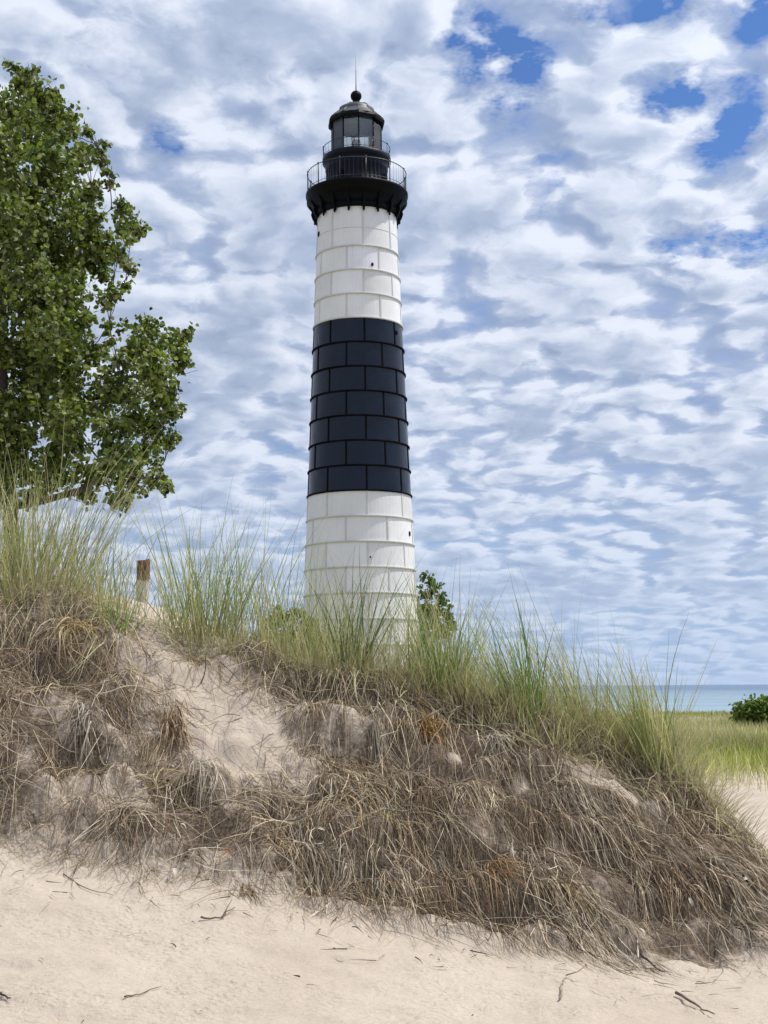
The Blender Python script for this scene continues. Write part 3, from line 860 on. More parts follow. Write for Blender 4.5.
# ------------------------------------------------------------------ grass
GREEN = [(0.29, 0.34, 0.12), (0.21, 0.27, 0.10), (0.37, 0.40, 0.17), (0.44, 0.45, 0.25), (0.13, 0.18, 0.07)]
PALE = [(0.46, 0.45, 0.28), (0.54, 0.49, 0.34), (0.38, 0.37, 0.23), (0.46, 0.39, 0.26)]
DEAD = [(0.36, 0.30, 0.23), (0.27, 0.215, 0.16), (0.46, 0.40, 0.31), (0.17, 0.125, 0.09), (0.40, 0.32, 0.21), (0.32, 0.28, 0.235)]

def blades(X, Y, L, lean, curl, az, w, col, S=7, sink=.02):
    """standing blades; lean = angle from vertical at the root, curl = extra bend along the blade, az = heading of the bend"""
    n = len(X)
    Z = height(X, Y) - sink
    t = np.linspace(0, 1, S)[None, :]
    ang = lean[:, None] + curl[:, None] * t ** 1.6
    ds = (L / (S - 1))[:, None]
    hx = np.cumsum(np.sin(ang) * ds, 1) - np.sin(ang[:, :1]) * ds
    hz = np.cumsum(np.cos(ang) * ds, 1) - np.cos(ang[:, :1]) * ds
    wob = .012 * L[:, None] * np.sin(t * 5 + rng.random((n, 1)) * 6)
    P = np.stack([X[:, None] + hx * np.cos(az)[:, None] - wob * np.sin(az)[:, None], Y[:, None] + hx * np.sin(az)[:, None] + wob * np.cos(az)[:, None], Z[:, None] + hz], -1)
    rot = rng.uniform(0, np.pi, n)
    side = np.stack([np.cos(rot), np.sin(rot), 0 * rot], 1)
    W = w[:, None] * np.clip(1.0 - t ** 3, .18, 1)
    v, f = ribbons(P, W, side)
    # older blades dry out from the tip; roots are paler sheaths
    g = np.repeat(col[:, None, :], S, 1)
    tip = (rng.random(n) < .4)[:, None, None] * np.clip((t[..., None] - .55) * 2, 0, 1)
    g = g * (1 - .6 * tip) + np.array([.42, .36, .24]) * .6 * tip
    rt = np.clip(1.1 - t[..., None] * 3, 0, 1) * .75
    g = g * (1 - rt) + np.array([.42, .355, .24]) * rt
    return v, f, np.repeat(g.reshape(-1, 3), 3, axis=0)

def tussock_blades(c, n, r_, Lm, spread, bias=(0, 0), cols=GREEN, w=.0030, curl=.5, pale=.25):
    th = rng.uniform(0, 2 * np.pi, n); rr = r_ * np.sqrt(rng.random(n))
    X = c[0] + rr * np.cos(th); Y = c[1] + rr * np.sin(th)
    dx = np.cos(th) * rr / r_ * spread + bias[0] + .15 * rng.standard_normal(n)
    dy = np.sin(th) * rr / r_ * spread + bias[1] + .15 * rng.standard_normal(n)
    az = np.arctan2(dy, dx); lean = np.hypot(dx, dy)
    L = Lm * np.clip(.72 + .22 * rng.standard_normal(n), .25, 1.25)
    col = np.where((rng.random(n) < pale)[:, None], pick(PALE, n), pick(cols, n))
    cu = curl * np.abs(rng.standard_normal(n)) * .6
    return blades(X, Y, L, lean, cu, az, w * (.7 + .6 * rng.random(n)), col)

def cat_build(parts, name, mat):
    v = []; f = []; c = []; n = 0
    for pv, pf, pc in parts:
        v.append(pv); f.append(pf + n); c.append(pc); n += len(pv)
    v = np.concatenate(v); o_ = v.reshape(-1, 3).mean(0)
    return mesh_np(name, v, np.concatenate(f), mat, None, np.concatenate(c), origin=o_)

def crest_point(px, back=0.0):
    """ground point just behind the crest seen at column px"""
    X = (px - 384) / FPX * 8.7
    Y = float(np.interp(X, CREST[0], CREST[1])) + back
    X = (px - 384) / FPX * Y * 1.005
    return np.array([X, Y])

# distinct tussocks, each a thing
def tussock(px, back, n, r_, L, spread, label, bias=(0, 0), cols=GREEN, pale=.25, w=.0032, curl=.5):
    c = crest_point(px, back)
    o = cat_build([tussock_blades(c, n, r_, L, spread, bias, cols, w, curl, pale)], 'grass_tussock', M['grass'])
    return tag(o, label, 'grass tussock', 'grass tussocks along the dune crest')
VIV = [(0.11, 0.22, 0.04), (0.14, 0.26, 0.05), (0.09, 0.17, 0.04), (0.17, 0.26, 0.07)]
tussock(38, .05, 200, .32, 1.18, .40, 'tall pale tussock on the dune crest in front of the poplar', (0.06, 0), pale=.55)
tussock(205, .15, 130, .20, .95, .28, 'tall green tussock on the crest between the post and the lighthouse', (0.02, 0), pale=.15)
tussock(437, -.02, 90, .09, .80, .20, 'bright green tussock on the crest just right of the lighthouse', (-.02, 0), VIV, .08)
tussock(528, .02, 95, .10, .78, .18, 'bright green tussock above the bare sand notch in the right part of the crest', (-.18, 0), VIV, .1)
tussock(645, .0, 120, .12, .72, .20, 'last green tussock at the right end of the crest, beside the lake', (-.16, 0), pale=.3)
tussock(118, -.10, 90, .10, .24, .5, 'short green tuft in the sand below the wooden post', (0.03, -.1), VIV, .3, .0028)
tussock(352, .05, 70, .09, .85, .20, 'slim dark tussock on the crest in front of the lighthouse base', (0.04, 0), [(0.08, 0.13, 0.05), (0.10, 0.15, 0.05)], .15)

# the uncountable standing grass along the crest and over the plateau
parts = []
n = 560
pxs = rng.uniform(-260, 672, n)
for i in range(n):
    px = pxs[i]
    bk = abs(rng.standard_normal()) * .75 - .10
    if px > 560: bk = min(bk, .7) * .7
    gap = (108 < px < 172)
    if gap and (bk < .1 or rng.random() < .25 or (126 < px < 160 and rng.random() < .55)): continue
    c = crest_point(px, bk)
    Lm = np.interp(px, [-200, 60, 120, 240, 330, 450, 600, 690], [.82, .80, .60, .86, .68, .74, .80, .66]) * (1 + .18 * rng.standard_normal())
    if bk > 1.2: Lm *= .85
    dens = np.interp(px, [-200, 100, 112, 165, 185, 330, 430, 560, 690], [7, 7, 6, 6, 6, 7, 8.5, 8.5, 8])
    bx = np.interp(px, [0, 120, 300, 450, 520, 700], [.04, .03, .0, -.06, -.20, -.28])
    pale = np.interp(px, [0, 100, 180, 300, 420, 560, 700], [.65, .55, .35, .42, .6, .5, .55])
    parts.append(tussock_blades(c, max(6, int(dens * (.6 + .8 * rng.random()))), rng.uniform(.05, .14), max(Lm, .15), rng.uniform(.15, .32), (bx, 0), GREEN, .0026, .55, pale))
# fine dry undergrowth
n = 12000
px = rng.uniform(-260, 690, n); bk = np.abs(rng.standard_normal(n)) * .35 - .16
X = (px - 384) / FPX * 8.8; Y = np.interp(X, CREST[0], CREST[1]) + bk
keep = (rng.random(n) < np.interp(px, [-260, 100, 112, 165, 190, 360, 420, 705], [.55, .5, .12, .12, .4, .5, 1, 1])); X, Y, px = X[keep], Y[keep], px[keep]; n = len(X)
parts.append(blades(X, Y, rng.uniform(.06, .30, n) * np.interp(px, [0, 380, 460, 705], [.7, 1.0, 1.5, 1.35]), np.abs(rng.standard_normal(n)) * .5, rng.uniform(0, .9, n), rng.uniform(0, 2 * np.pi, n), rng.uniform(.0012, .0022, n), pick(PALE * 3 + DEAD[:3] + GREEN[:1], n, jit=.25), S=5))
dg = cat_build(parts, 'dune_grass', M['grass']); tag(dg, 'standing marram grass, green and straw coloured, along the dune crest', 'grass', None, 'stuff')

# dry stems bending out over the sand at the right flank
n = 260
px = rng.uniform(655, 745, n)
X = (px - 384) / FPX * 8.5; Y = np.interp(X, CREST[0], CREST[1]) + rng.uniform(-.15, .25, n)
o = cat_build([blades(X, Y, rng.uniform(.15, .5, n) * np.interp(px, [655, 745], [1, .55]), rng.uniform(.2, .8, n), rng.uniform(.2, 1.2, n), rng.uniform(-.9, .5, n), rng.uniform(.0018, .0030, n), pick(PALE + DEAD, n))], 'dry_stems', M['grass'])
tag(o, 'dry pale stems leaning off the right flank of the dune', 'grass', None, 'stuff')

# ------------------------------------------------------------------ dead grass and roots hanging on the face
def strands(X, Y, L, ang, lift, w, col, S=9, wav=.05, sag=0.0):
    """strands that run down the surface; ang = turn away from the fall line, lift = height of their arch over the ground"""
    n = len(X)
    x = X.copy(); y = Y.copy()
    P = np.zeros((n, S, 3))
    ds = L / (S - 1)
    turn = wav * rng.standard_normal((n, S)) * 3
    drift = .10 * rng.standard_normal(n)
    for k in range(S):
        nn, gx_, gy_ = normal(x, y, .05)
        t = k / (S - 1)
        arch = lift * (4 * t * (1 - t) * .6 + .4 * (1 - t)) + .006 + .010 * rng.random(n)
        z = height(x, y)
        P[:, k, 0] = x + nn[:, 0] * arch; P[:, k, 1] = y + nn[:, 1] * arch; P[:, k, 2] = z + nn[:, 2] * arch - sag * lift * t
        g = np.hypot(gx_, gy_) + 1e-6
        dx, dy = -gx_ / g, -gy_ / g
        # blend with the general fall direction so that pockets do not trap the strand
        fx = np.interp(x, [-3, -.6, .3, 2.6], [.06, .22, .50, .62]); fy = -np.sqrt(1 - fx * fx)
        dx = dx * .25 + fx * .75; dy = dy * .25 + fy * .75
        a_ = ang + drift * t * 2 + turn[:, k]
        ca, sa = np.cos(a_), np.sin(a_)
        dx, dy = dx * ca - dy * sa, dx * sa + dy * ca
        m = np.hypot(dx, dy) + 1e-6; dx /= m; dy /= m
        sl = gx_ * dx + gy_ * dy
        st = ds / np.sqrt(1 + sl * sl)
        x = x + dx * st; y = y + dy * st
    # smooth the jitter
    P[:, 1:-1] = P[:, 1:-1] * .5 + .25 * (P[:, :-2] + P[:, 2:])
    rot = rng.standard_normal((n, 3)); t = P[:, -1] - P[:, 0]
    side = np.cross(t, rot); side /= np.linalg.norm(side, axis=1, keepdims=True) + 1e-9
    tt = np.linspace(0, 1, S)[None, :]
    W = w[:, None] * np.clip(1.05 - tt ** 2, .25, 1)
    v, f = ribbons(P, W, side)
    return v, f, percol(col, S)

def face_points(n, lo=0.0, hi=1.05, pxlo=-260, pxhi=800):
    px = rng.uniform(pxlo, pxhi, n); X = (px - 384) / FPX * 8.0
    fy = np.interp(X, FOOT[0], FOOT[1]); cy = np.interp(X, CREST[0], CREST[1])
    u = rng.uniform(lo, hi, n)
    return X, fy + (cy - fy) * u, px, u

parts = []
def cover(X, Y, px):
    """how thickly the mat grows: hollows and slides of bare sand break it up"""
    p = .86 + 1.0 * fbm(X * 1.7 + 4, Y * 2.2, 3, 2)
    p = p * np.interp(px, [-260, 0, 130, 300, 370, 520, 800], [.85, .85, .85, .95, 1.15, 1.2, 1.15])
    fy = np.interp(X, FOOT[0], FOOT[1]); cy = np.interp(X, CREST[0], CREST[1]); u = (Y - fy) / (cy - fy)
    st = vnoise((X + .75 * (Y - fy)) * 5.5, X * 0 + 2.5, 3) + .5 * vnoise((X + .75 * (Y - fy)) * 13, X * 0 + 7.5, 1)
    rt = np.interp(px, [0, 230, 480, 560, 800], [.95, .85, .4, 1, 1.1])
    low = np.clip((u - .04) / np.interp(px, [500, 580], [.34, .55]), 0, 1)
    p = p * (1 - rt * (1 - low) * np.clip(.75 + 2.6 * st, 0, 1))
    p = p * np.clip(.75 + 2.2 * fbm(X * 5.5 + 8, Y * 7.5, 2, 1), .08, 1.25)
    return np.clip(p, .06, 1) * (1 - .82 * bare_mask(X, Y))
# clumps of dead leaves; each fans out from one crown of roots
nc = 680
CX, CY, CP, CU = face_points(nc, .10, 1.06)
cv = cover(CX, CY, CP)
SETS = [[(0.52, 0.46, 0.38), (0.36, 0.31, 0.25)], [(0.21, 0.155, 0.11), (0.14, 0.10, 0.07)], [(0.48, 0.40, 0.27), (0.40, 0.32, 0.2)], [(0.33, 0.29, 0.25), (0.43, 0.39, 0.34)], [(0.20, 0.14, 0.095), (0.30, 0.22, 0.15)]]
for i in range(nc):
    if rng.random() > cv[i]: continue
    left = np.interp(CP[i], [230, 380], [1, 0])
    big = rng.random() < .3 - .22 * left
    k = int(rng.uniform(12, 42) * (1.8 if big else 1) * (1 - .4 * left))
    r_ = rng.uniform(.02, .10) * (1 + left)
    X = CX[i] + r_ * rng.standard_normal(k); Y = CY[i] + .5 * r_ * rng.standard_normal(k)
    right = np.interp(CP[i], [200, 480], [0, 1])
    main = (.55 - .37 * right + .6 * left) * rng.standard_normal(); fan = rng.uniform(.25, .95) * (1 - .65 * right)
    st = SETS[rng.choice(5, p=[.18, .33, .12, .10, .27])]
    parts.append(strands(X, Y, (rng.uniform(.25, .65) if big else rng.uniform(.10, .38)) * rng.uniform(.4, 1.15, k), main + fan * rng.standard_normal(k), (1 - .5 * right) * (1 - .45 * left) * rng.uniform(.01, .085) * rng.uniform(.2, 1.4, k), rng.uniform(.0012, .0028) * rng.uniform(.7, 1.3, k), pick(st + st + [DEAD[rng.integers(0, 6)]], k, jit=.25), wav=.018))
# long stiff straws lying across at all angles
n = 4800
X, Y, P_, U_ = face_points(n, .02, 1.06)
keep = rng.random(n) < cover(X, Y, P_) * .9; X, Y, P_ = X[keep], Y[keep], P_[keep]; n = len(X)
parts.append(strands(X, Y, rng.uniform(.15, .6, n), np.interp(P_, [250, 480], [.95, .45]) * rng.standard_normal(n), rng.uniform(.004, .06, n), rng.uniform(.0010, .0020, n), pick([(0.52, 0.46, 0.38), (0.42, 0.36, 0.28), (0.50, 0.42, 0.30), (0.32, 0.25, 0.18)], n, jit=.2), wav=.012))
# broken straws and rhizomes that stick out of the mat at odd angles, clear of the ground
n = 3800
X, Y, P_, U_ = face_points(n, .03, 1.0)
keep = rng.random(n) < cover(X, Y, P_) * .9 + .05; X, Y, P_ = X[keep], Y[keep], P_[keep]; n = len(X)
nn, gx_, gy_ = normal(X, Y, .05)
fx = np.interp(X, [-3, -.6, .3, 2.6], [.06, .22, .50, .62]); fy = -np.sqrt(1 - fx * fx)
az = np.arctan2(fy, fx) + np.interp(P_, [250, 520], [1.25, .75]) * rng.standard_normal(n)
hx, hy = np.cos(az), np.sin(az)
d0 = np.stack([hx, hy, gx_ * hx + gy_ * hy], 1); d0 /= np.linalg.norm(d0, axis=1, keepdims=True)
tilt = np.abs(rng.standard_normal(n))[:, None] * .26 + .03
d0 = d0 + nn * tilt; d0 /= np.linalg.norm(d0, axis=1, keepdims=True)
L = rng.uniform(.07, .42, n) * rng.uniform(.6, 1.1, n)
t = np.linspace(0, 1, 6)[None, :, None]
O = np.stack([X, Y, height(X, Y)], 1) - nn * .01
P = O[:, None] + d0[:, None] * L[:, None, None] * t
P = P + (rng.standard_normal((n, 1, 3)) * .05 * L[:, None, None]) * t ** 2 + np.array([0, 0, -.22]) * (L[:, None, None] * t ** 2) * rng.random((n, 1, 1))
zs = height(P[..., 0].ravel(), P[..., 1].ravel()).reshape(n, 6) + .004
P[..., 2] = np.where(t[..., 0] > .1, np.maximum(P[..., 2], zs), P[..., 2])
sd_ = np.cross(d0, rng.standard_normal((n, 3))); sd_ /= np.linalg.norm(sd_, axis=1, keepdims=True)
W = (rng.uniform(.0011, .0026, n) * np.where(rng.random(n) < .12, 1.7, 1))[:, None] * np.linspace(1, .6, 6)[None]
v, f = ribbons(P, W, sd_)
parts.append((v, f, percol(pick([(0.46, 0.41, 0.35), (0.36, 0.31, 0.25), (0.46, 0.37, 0.25), (0.25, 0.19, 0.14), (0.15, 0.11, 0.08), (0.58, 0.54, 0.48), (0.52, 0.47, 0.40)], n, jit=.22), 6)))
# single fine roots
n = 9000
X, Y, P_, U_ = face_points(n, -.03, 1.06)
keep = rng.random(n) < cover(X, Y, P_); X, Y, P_ = X[keep], Y[keep], P_[keep]; n = len(X)
parts.append(strands(X, Y, rng.uniform(.06, .40, n), np.interp(P_, [250, 480], [.7, .4]) * rng.standard_normal(n), rng.uniform(0, .03, n), rng.uniform(.0009, .0020, n), pick(DEAD + [(0.14, 0.10, 0.07), (0.20, 0.14, 0.10)], n, jit=.25), S=8, wav=.07))
# short dark roots
n = 8500
X, Y, P_, U_ = face_points(n, .0, 1.02)
keep = rng.random(n) < cover(X, Y, P_) + .06; X, Y, P_ = X[keep], Y[keep], P_[keep]; n = len(X)
parts.append(strands(X, Y, rng.uniform(.04, .26, n), np.interp(P_, [250, 480], [.8, .4]) * rng.standard_normal(n), rng.uniform(0, .025, n), rng.uniform(.0010, .0022, n), pick([(0.075, 0.053, 0.037), (0.12, 0.085, 0.06), (0.04, 0.029, 0.022), (0.16, 0.11, 0.075)], n), S=6, wav=.10))
# tails that spill over the sand at the foot
n = 450
X, Y, P_, U_ = face_points(n, -.10, .18)
keep = rng.random(n) < .15 + .85 * (vnoise((X + .7 * Y) * 4.3, X * 0 + 3.3, 1) > .05); X, Y, P_ = X[keep], Y[keep], P_[keep]; n = len(X)
parts.append(strands(X, Y, rng.uniform(.08, .40, n), .45 * rng.standard_normal(n), rng.uniform(0, .03, n), rng.uniform(.0010, .0022, n), pick(DEAD, n, jit=.25), S=7, wav=.04))
mat_ = cat_build(parts, 'dead_grass_mat', M['straw']); tag(mat_, 'tangled mat of dead grass and roots hanging down the eroded dune face', 'dead grass', None, 'stuff')

# thatch of fallen straw over the lip
parts = []
n = 2200
px = rng.uniform(-260, 735, n); X = (px - 384) / FPX * 8.75; Y = np.interp(X, CREST[0], CREST[1]) + rng.uniform(-.30, .12, n)
keep = rng.random(n) < np.interp(px, [-260, 90, 140, 175, 280, 360, 735], [1, 1, .35, .08, .15, .6, .8]); X, Y = X[keep], Y[keep]; n = len(X)
parts.append(strands(X, Y, rng.uniform(.15, .5, n), .8 * rng.standard_normal(n), rng.uniform(.01, .10, n), rng.uniform(.0015, .0032, n), pick(DEAD[:3] + PALE, n), S=8, wav=.06))
th_ = cat_build(parts, 'fallen_straw', M['straw']); tag(th_, 'pale fallen straw draped over the lip of the dune', 'straw', None, 'stuff')

# distinct dead tufts on the face: each a thing
def face_at(px, py):
    """where the sight line through a pixel meets the ground"""
    d = ray(px, py)
    Ys = np.geomspace(4.5, 40, 2500)
    z = EYE + d[2] * Ys; h = exact_height(d[0] * Ys, Ys)
    k = np.argmax(h >= z)
    return np.array([d[0] * Ys[k], Ys[k], h[k]])

def tuft(px, py, n, L, ang, fan, lift, cols, label, w=.0032, name='dead_tuft'):
    p = face_at(px, py)
    X = p[0] + .035 * rng.standard_normal(n); Y = p[1] + .03 * rng.standard_normal(n)
    v = strands(X, Y, L * rng.uniform(.3, 1.15, n), ang + 1.35 * fan * rng.standard_normal(n), lift * rng.uniform(.1, 1.1, n), w * rng.uniform(.45, 1.1, n), pick(cols, n), S=9, wav=.03)
    o = cat_build([v], name, M['straw'])
    return tag(o, label, 'dead tuft', 'dead grass tufts on the dune face')
TAN = [(0.46, 0.34, 0.19), (0.38, 0.27, 0.15), (0.52, 0.41, 0.26)]
GINGER = [(0.36, 0.20, 0.06), (0.42, 0.25, 0.09), (0.28, 0.15, 0.05)]
GREY = [(0.42, 0.38, 0.33), (0.33, 0.29, 0.25), (0.5, 0.46, 0.4)]
BRN = [(0.30, 0.21, 0.14), (0.38, 0.28, 0.19), (0.22, 0.15, 0.10)]
tuft(72, 632, 55, .30, .9, .55, .11, TAN, 'tan straw tuft with broad leaves just under the left part of the crest', .0055)
tuft(85, 712, 60, .34, -.2, .8, .08, GREY, 'grey spiky tuft below the tan straw tuft on the left', .0045)
tuft(172, 722, 70, .30, .25, .30, .08, BRN, 'brown tuft with broad leaves at the lower edge of the bare sand shoulder', .0050)
tuft(208, 772, 60, .40, 0.0, .35, .10, GREY, 'loose grey tuft fanning out below the bare sand shoulder', .0030)
tuft(342, 782, 90, .42, .35, .45, .10, TAN + GREY, 'large pale straw tuft radiating down the middle of the face')
tuft(425, 728, 60, .16, .4, .5, .07, GINGER, 'small ginger tuft under the bright green tussock', .0040)
tuft(492, 742, 60, .22, -.1, .5, .08, GREY, 'silver grey tuft beneath the crest right of the ginger tuft', .0036)
tuft(495, 870, 70, .30, .2, .35, .06, [(0.30, 0.19, 0.11), (0.36, 0.25, 0.15)], 'reddish brown tuft above the sand near the foot of the face', .0030)
tuft(690, 700 + 70, 70, .34, .1, .4, .10, BRN + TAN, 'dry brown tuft at the right flank beside the far meadow', .0032)
tuft(246, 893, 26, .14, .15, .20, .02, [(0.16, 0.11, 0.07), (0.24, 0.17, 0.11)], 'small dark uprooted tuft lying on the sand below the dead grass', .0040)
tuft(612, 945, 40, .28, .15, .30, .03, GREY, 'straggly grey tuft trailing onto the sand at the lower right', .0026)

# ------------------------------------------------------------------ twigs, stems and leaves lying about
def twig(pts, r0, cols, label, name='twig', lift=.006, branch=None):
    P = [face_at(*p) + np.array([0, 0, lift + r0]) for p in pts]
    P = np.array(P); m = len(P)
    t = np.linspace(0, 1, 9); tt = np.linspace(0, 1, m)
    Q = np.stack([np.interp(t, tt, P[:, k]) for k in range(3)], 1)
    Q += .004 * rng.standard_normal(Q.shape) * np.array([1, 1, .5])
    mb = MB(); o_ = Q.mean(0)
    r0 *= .72; mb.add(*tube(Q - o_, np.linspace(r0, r0 * .35, 9), 6), 0, cols)
    if branch:
        B = np.array([face_at(*p) + np.array([0, 0, lift + r0 + k * .03]) for k, p in enumerate(branch)])
        mb.add(*tube(B - o_, np.linspace(r0 * .7, r0 * .3, len(B)), 5), 0, cols)
    o = mb.build(name, M['bark'], None, origin=None); o.location = o_
    return tag(o, label, 'twig', 'twigs lying on the sand')
DK = (0.06, 0.045, 0.035); MDK = (0.14, 0.105, 0.08)
twig([(64, 876), (85, 890), (112, 898)], .005, MDK, 'long thin curved twig on the sand at the left, under the dead grass')
twig([(124, 1000), (140, 997), (160, 989)], .005, MDK, 'thin straight twig lying on the open sand at the lower left')
twig([(0, 997), (11, 1003)], .008, DK, 'short dark twig at the left edge of the open sand')
twig([(200, 922), (220, 920), (235, 911)], .008, MDK, 'brown forked twig just left of the small uprooted tuft', branch=[(222, 920), (232, 908)])
twig([(568, 940), (578, 952), (600, 961)], .007, DK, 'dark hooked twig on the sand at the foot of the grey tuft', branch=[(578, 950), (583, 942), (584, 931)])
twig([(676, 997), (695, 1008), (714, 1018)], .010, MDK, 'thick brown twig near the bottom right corner')
twig([(560, 1002), (562, 988), (568, 978)], .007, (0.33, 0.27, 0.2), 'pale bent twig on the sand below the hooked twig', branch=[(566, 978), (578, 981), (586, 982)])
twig([(716, 955), (728, 963), (738, 972)], .006, (0.3, 0.24, 0.17), 'pale broken stem on the sand at the right, under the dead grass', branch=[(722, 958), (727, 972), (720, 984)])
twig([(640, 958), (655, 970), (664, 976)], .009, DK, 'dark stubby root end poking from the grass above the thick brown twig')

def stalk(px, py, px2, py2, r0, cols, label):
    p = face_at(px, py); q = at(px2, py2, p[1] - .06)
    t = np.linspace(0, 1, 7)[:, None]
    Q = p - np.array([0, 0, .02]) + (q - p) * t; Q[:, 0] += .012 * np.sin(t[:, 0] * 4)
    mb = MB(); o_ = Q.mean(0); mb.add(*tube(Q - o_, np.linspace(r0, r0 * .5, 7), 6), 0, cols)
    o = mb.build('dead_stalk', M['bark'], None); o.location = o_
    return tag(o, label, 'stalk', 'dead stalks on the dune')
stalk(457, 726, 466, 686, .006, DK, 'short dark bare stalk beside the ginger tuft')
stalk(200, 682, 207, 652, .005, MDK, 'lone thin stalk standing in the bare sand shoulder')
stalk(250, 700, 268, 640, .005, (.42, .36, .26), 'pale crooked stalk rising from the bare sand towards the crest')

def dead_leaf(px, py, L, cols, label, rot=0.0):
    p = face_at(px, py); nn, _, _ = normal(p[0:1], p[1:2]); nn = nn[0]
    u = np.cross(nn, [math.cos(rot), math.sin(rot), .2]); u /= np.linalg.norm(u); v_ = np.cross(nn, u)
    mb = MB(); S = 7
    V = []
    for k in range(S):
        t = k / (S - 1); w = L * .17 * math.sin(np.pi * min(1, t * .95 + .05)) ** .8
        c = p + nn * (.03 + L * .35 * math.sin(t * 2.6)) + u * L * (t - .5)
        V += [c - v_ * w + nn * w * .5, c, c + v_ * w + nn * w * .4]
    f = [(k * 3 + j, k * 3 + j + 1, k * 3 + j + 4, k * 3 + j + 3) for k in range(S - 1) for j in range(2)]
    V = np.array(V); o_ = V.mean(0)
    mb.add(V - o_, f, 0, cols); o = mb.build('dead_leaf', M['straw'], None); o.location = o_
    return tag(o, label, 'leaf', 'dead leaves on the dune face')
PL = (0.50, 0.48, 0.43)
dead_leaf(174, 880, .07, PL, 'white curled leaf on the sand under the left tangle', .4)
dead_leaf(180, 832, .045, PL, 'small white curled scrap of leaf in the dead grass below the grey tuft', 1.6)
dead_leaf(324, 835, .05, (.55, .48, .38), 'pale cream leaf caught in the big straw tuft', .9)
dead_leaf(742, 884, .05, PL, 'pale leaf in the dead grass near the right edge', 2.2)
dead_leaf(691, 906, .05, PL, 'pale torn leaf left of the one at the right edge', .2)
dead_leaf(228, 858, .045, (.30, .12, .055), 'small rust red leaf at the lower edge of the dead grass', 1.2)
dead_leaf(637, 937, .055, PL, 'silvery leaf in the trailing grey tuft', 1.0)

# litter of tiny bits on the sand near the foot
n = 170
px = rng.uniform(-40, 800, n); X = (px - 384) / FPX * 7.0; Y = np.interp(X, FOOT[0], FOOT[1]) - np.abs(rng.standard_normal(n)) * .30 - .02
lt = [strands(X, Y, rng.uniform(.02, .14, n), 1.2 * rng.standard_normal(n), np.full(n, .004), rng.uniform(.0012, .003, n), pick(DEAD + [DK, MDK], n), S=5, wav=.1)]
n = 26
px = rng.uniform(-40, 800, n); X = (px - 384) / FPX * 6.3; Y = rng.uniform(5.6, 7.0, n)
lt.append(strands(X, Y, rng.uniform(.015, .06, n), 1.5 * rng.standard_normal(n), np.full(n, .003), rng.uniform(.0015, .0035, n), pick([DK, MDK], n), S=5, wav=.1))
o = cat_build(lt, 'plant_litter', M['straw']); tag(o, 'crumbs of dry stems and roots scattered on the sand below the dune', 'litter', None, 'stuff')

# ------------------------------------------------------------------ the meadow between the dune and the lake
def field(n, y0, y1, ax, bx_, Lm, w, cols, S=4):
    Y = y0 * (y1 / y0) ** rng.random(n); X = Y * rng.uniform(ax, bx_, n)
    den = fbm(X * .25, Y * .16, 3, 1) + .35 * fbm(X * 1.1, Y * .9, 2, 2)
    edge = np.clip((Y - 19.5 - 2 * fbm(X * .5, Y * .3, 2, 0)) / 5, 0.0, 1)
    keep = (rng.random(n) < np.clip(.55 + 2.4 * den, .05, 1) * np.clip(edge, .06, 1)) & (Y < coast(X) - 7)
    keep &= ~((np.abs(X - 48 * .285) < 2.8) & (Y > 33) & (Y < 47.6))
    X, Y = X[keep], Y[keep]; n = len(X)
    Lm = Lm * np.interp(Y, [19, 30, 60], [1, .85, .42])
    c = pick(cols, n)
    g = np.clip(.68 + 1.6 * fbm(X * .2 + 5, Y * .12, 2, 3), 0, 1)[:, None]
    c = np.where(rng.random((n, 1)) < g, c, pick(PALE, n)) * 1.1 * np.clip(1 + .9 * fbm(X * .45, Y * .3, 3, 0), .55, 1.5)[:, None]
    return blades(X, Y, Lm * rng.uniform(.5, 1.15, n), np.abs(rng.standard_normal(n)) * .22, rng.uniform(0, .8, n), rng.uniform(0, 2 * np.pi, n), w * np.sqrt(Y / 25), c, S=S)
MEAD = [(0.22, 0.26, 0.06), (0.28, 0.31, 0.08), (0.34, 0.34, 0.11), (0.17, 0.21, 0.05)]
parts = [field(26000, 19, 85, .20, .34, .62, .006, MEAD), field(12000, 19, 85, -.05, .20, .6, .007, MEAD), field(9000, 16, 60, -.45, -.05, .6, .008, MEAD), field(8000, 19, 85, .34, .6, .6, .008, MEAD)]
mo = cat_build(parts, 'meadow_grass', M['grass']); tag(mo, 'yellow green beach grass filling the flat ground towards the lake', 'grass', None, 'stuff')

# ------------------------------------------------------------------ sun and sky
SUN_AZ = R(82)      # clockwise from +Y (north in the sky node): high on the right
SUN_EL = R(62)
sd = np.array([math.sin(SUN_AZ) * math.cos(SUN_EL), math.cos(SUN_AZ) * math.cos(SUN_EL), math.sin(SUN_EL)])
sun_d = bpy.data.lights.new('sun', 'SUN'); sun_d.energy = 4.0; sun_d.angle = R(2); sun_d.color = (1, .95, .88)
sun = bpy.data.objects.new('sun', sun_d); COL.objects.link(sun)
sun.rotation_euler = Vector(sd).to_track_quat('Z', 'Y').to_euler(); sun.location = (0, -20, 60)

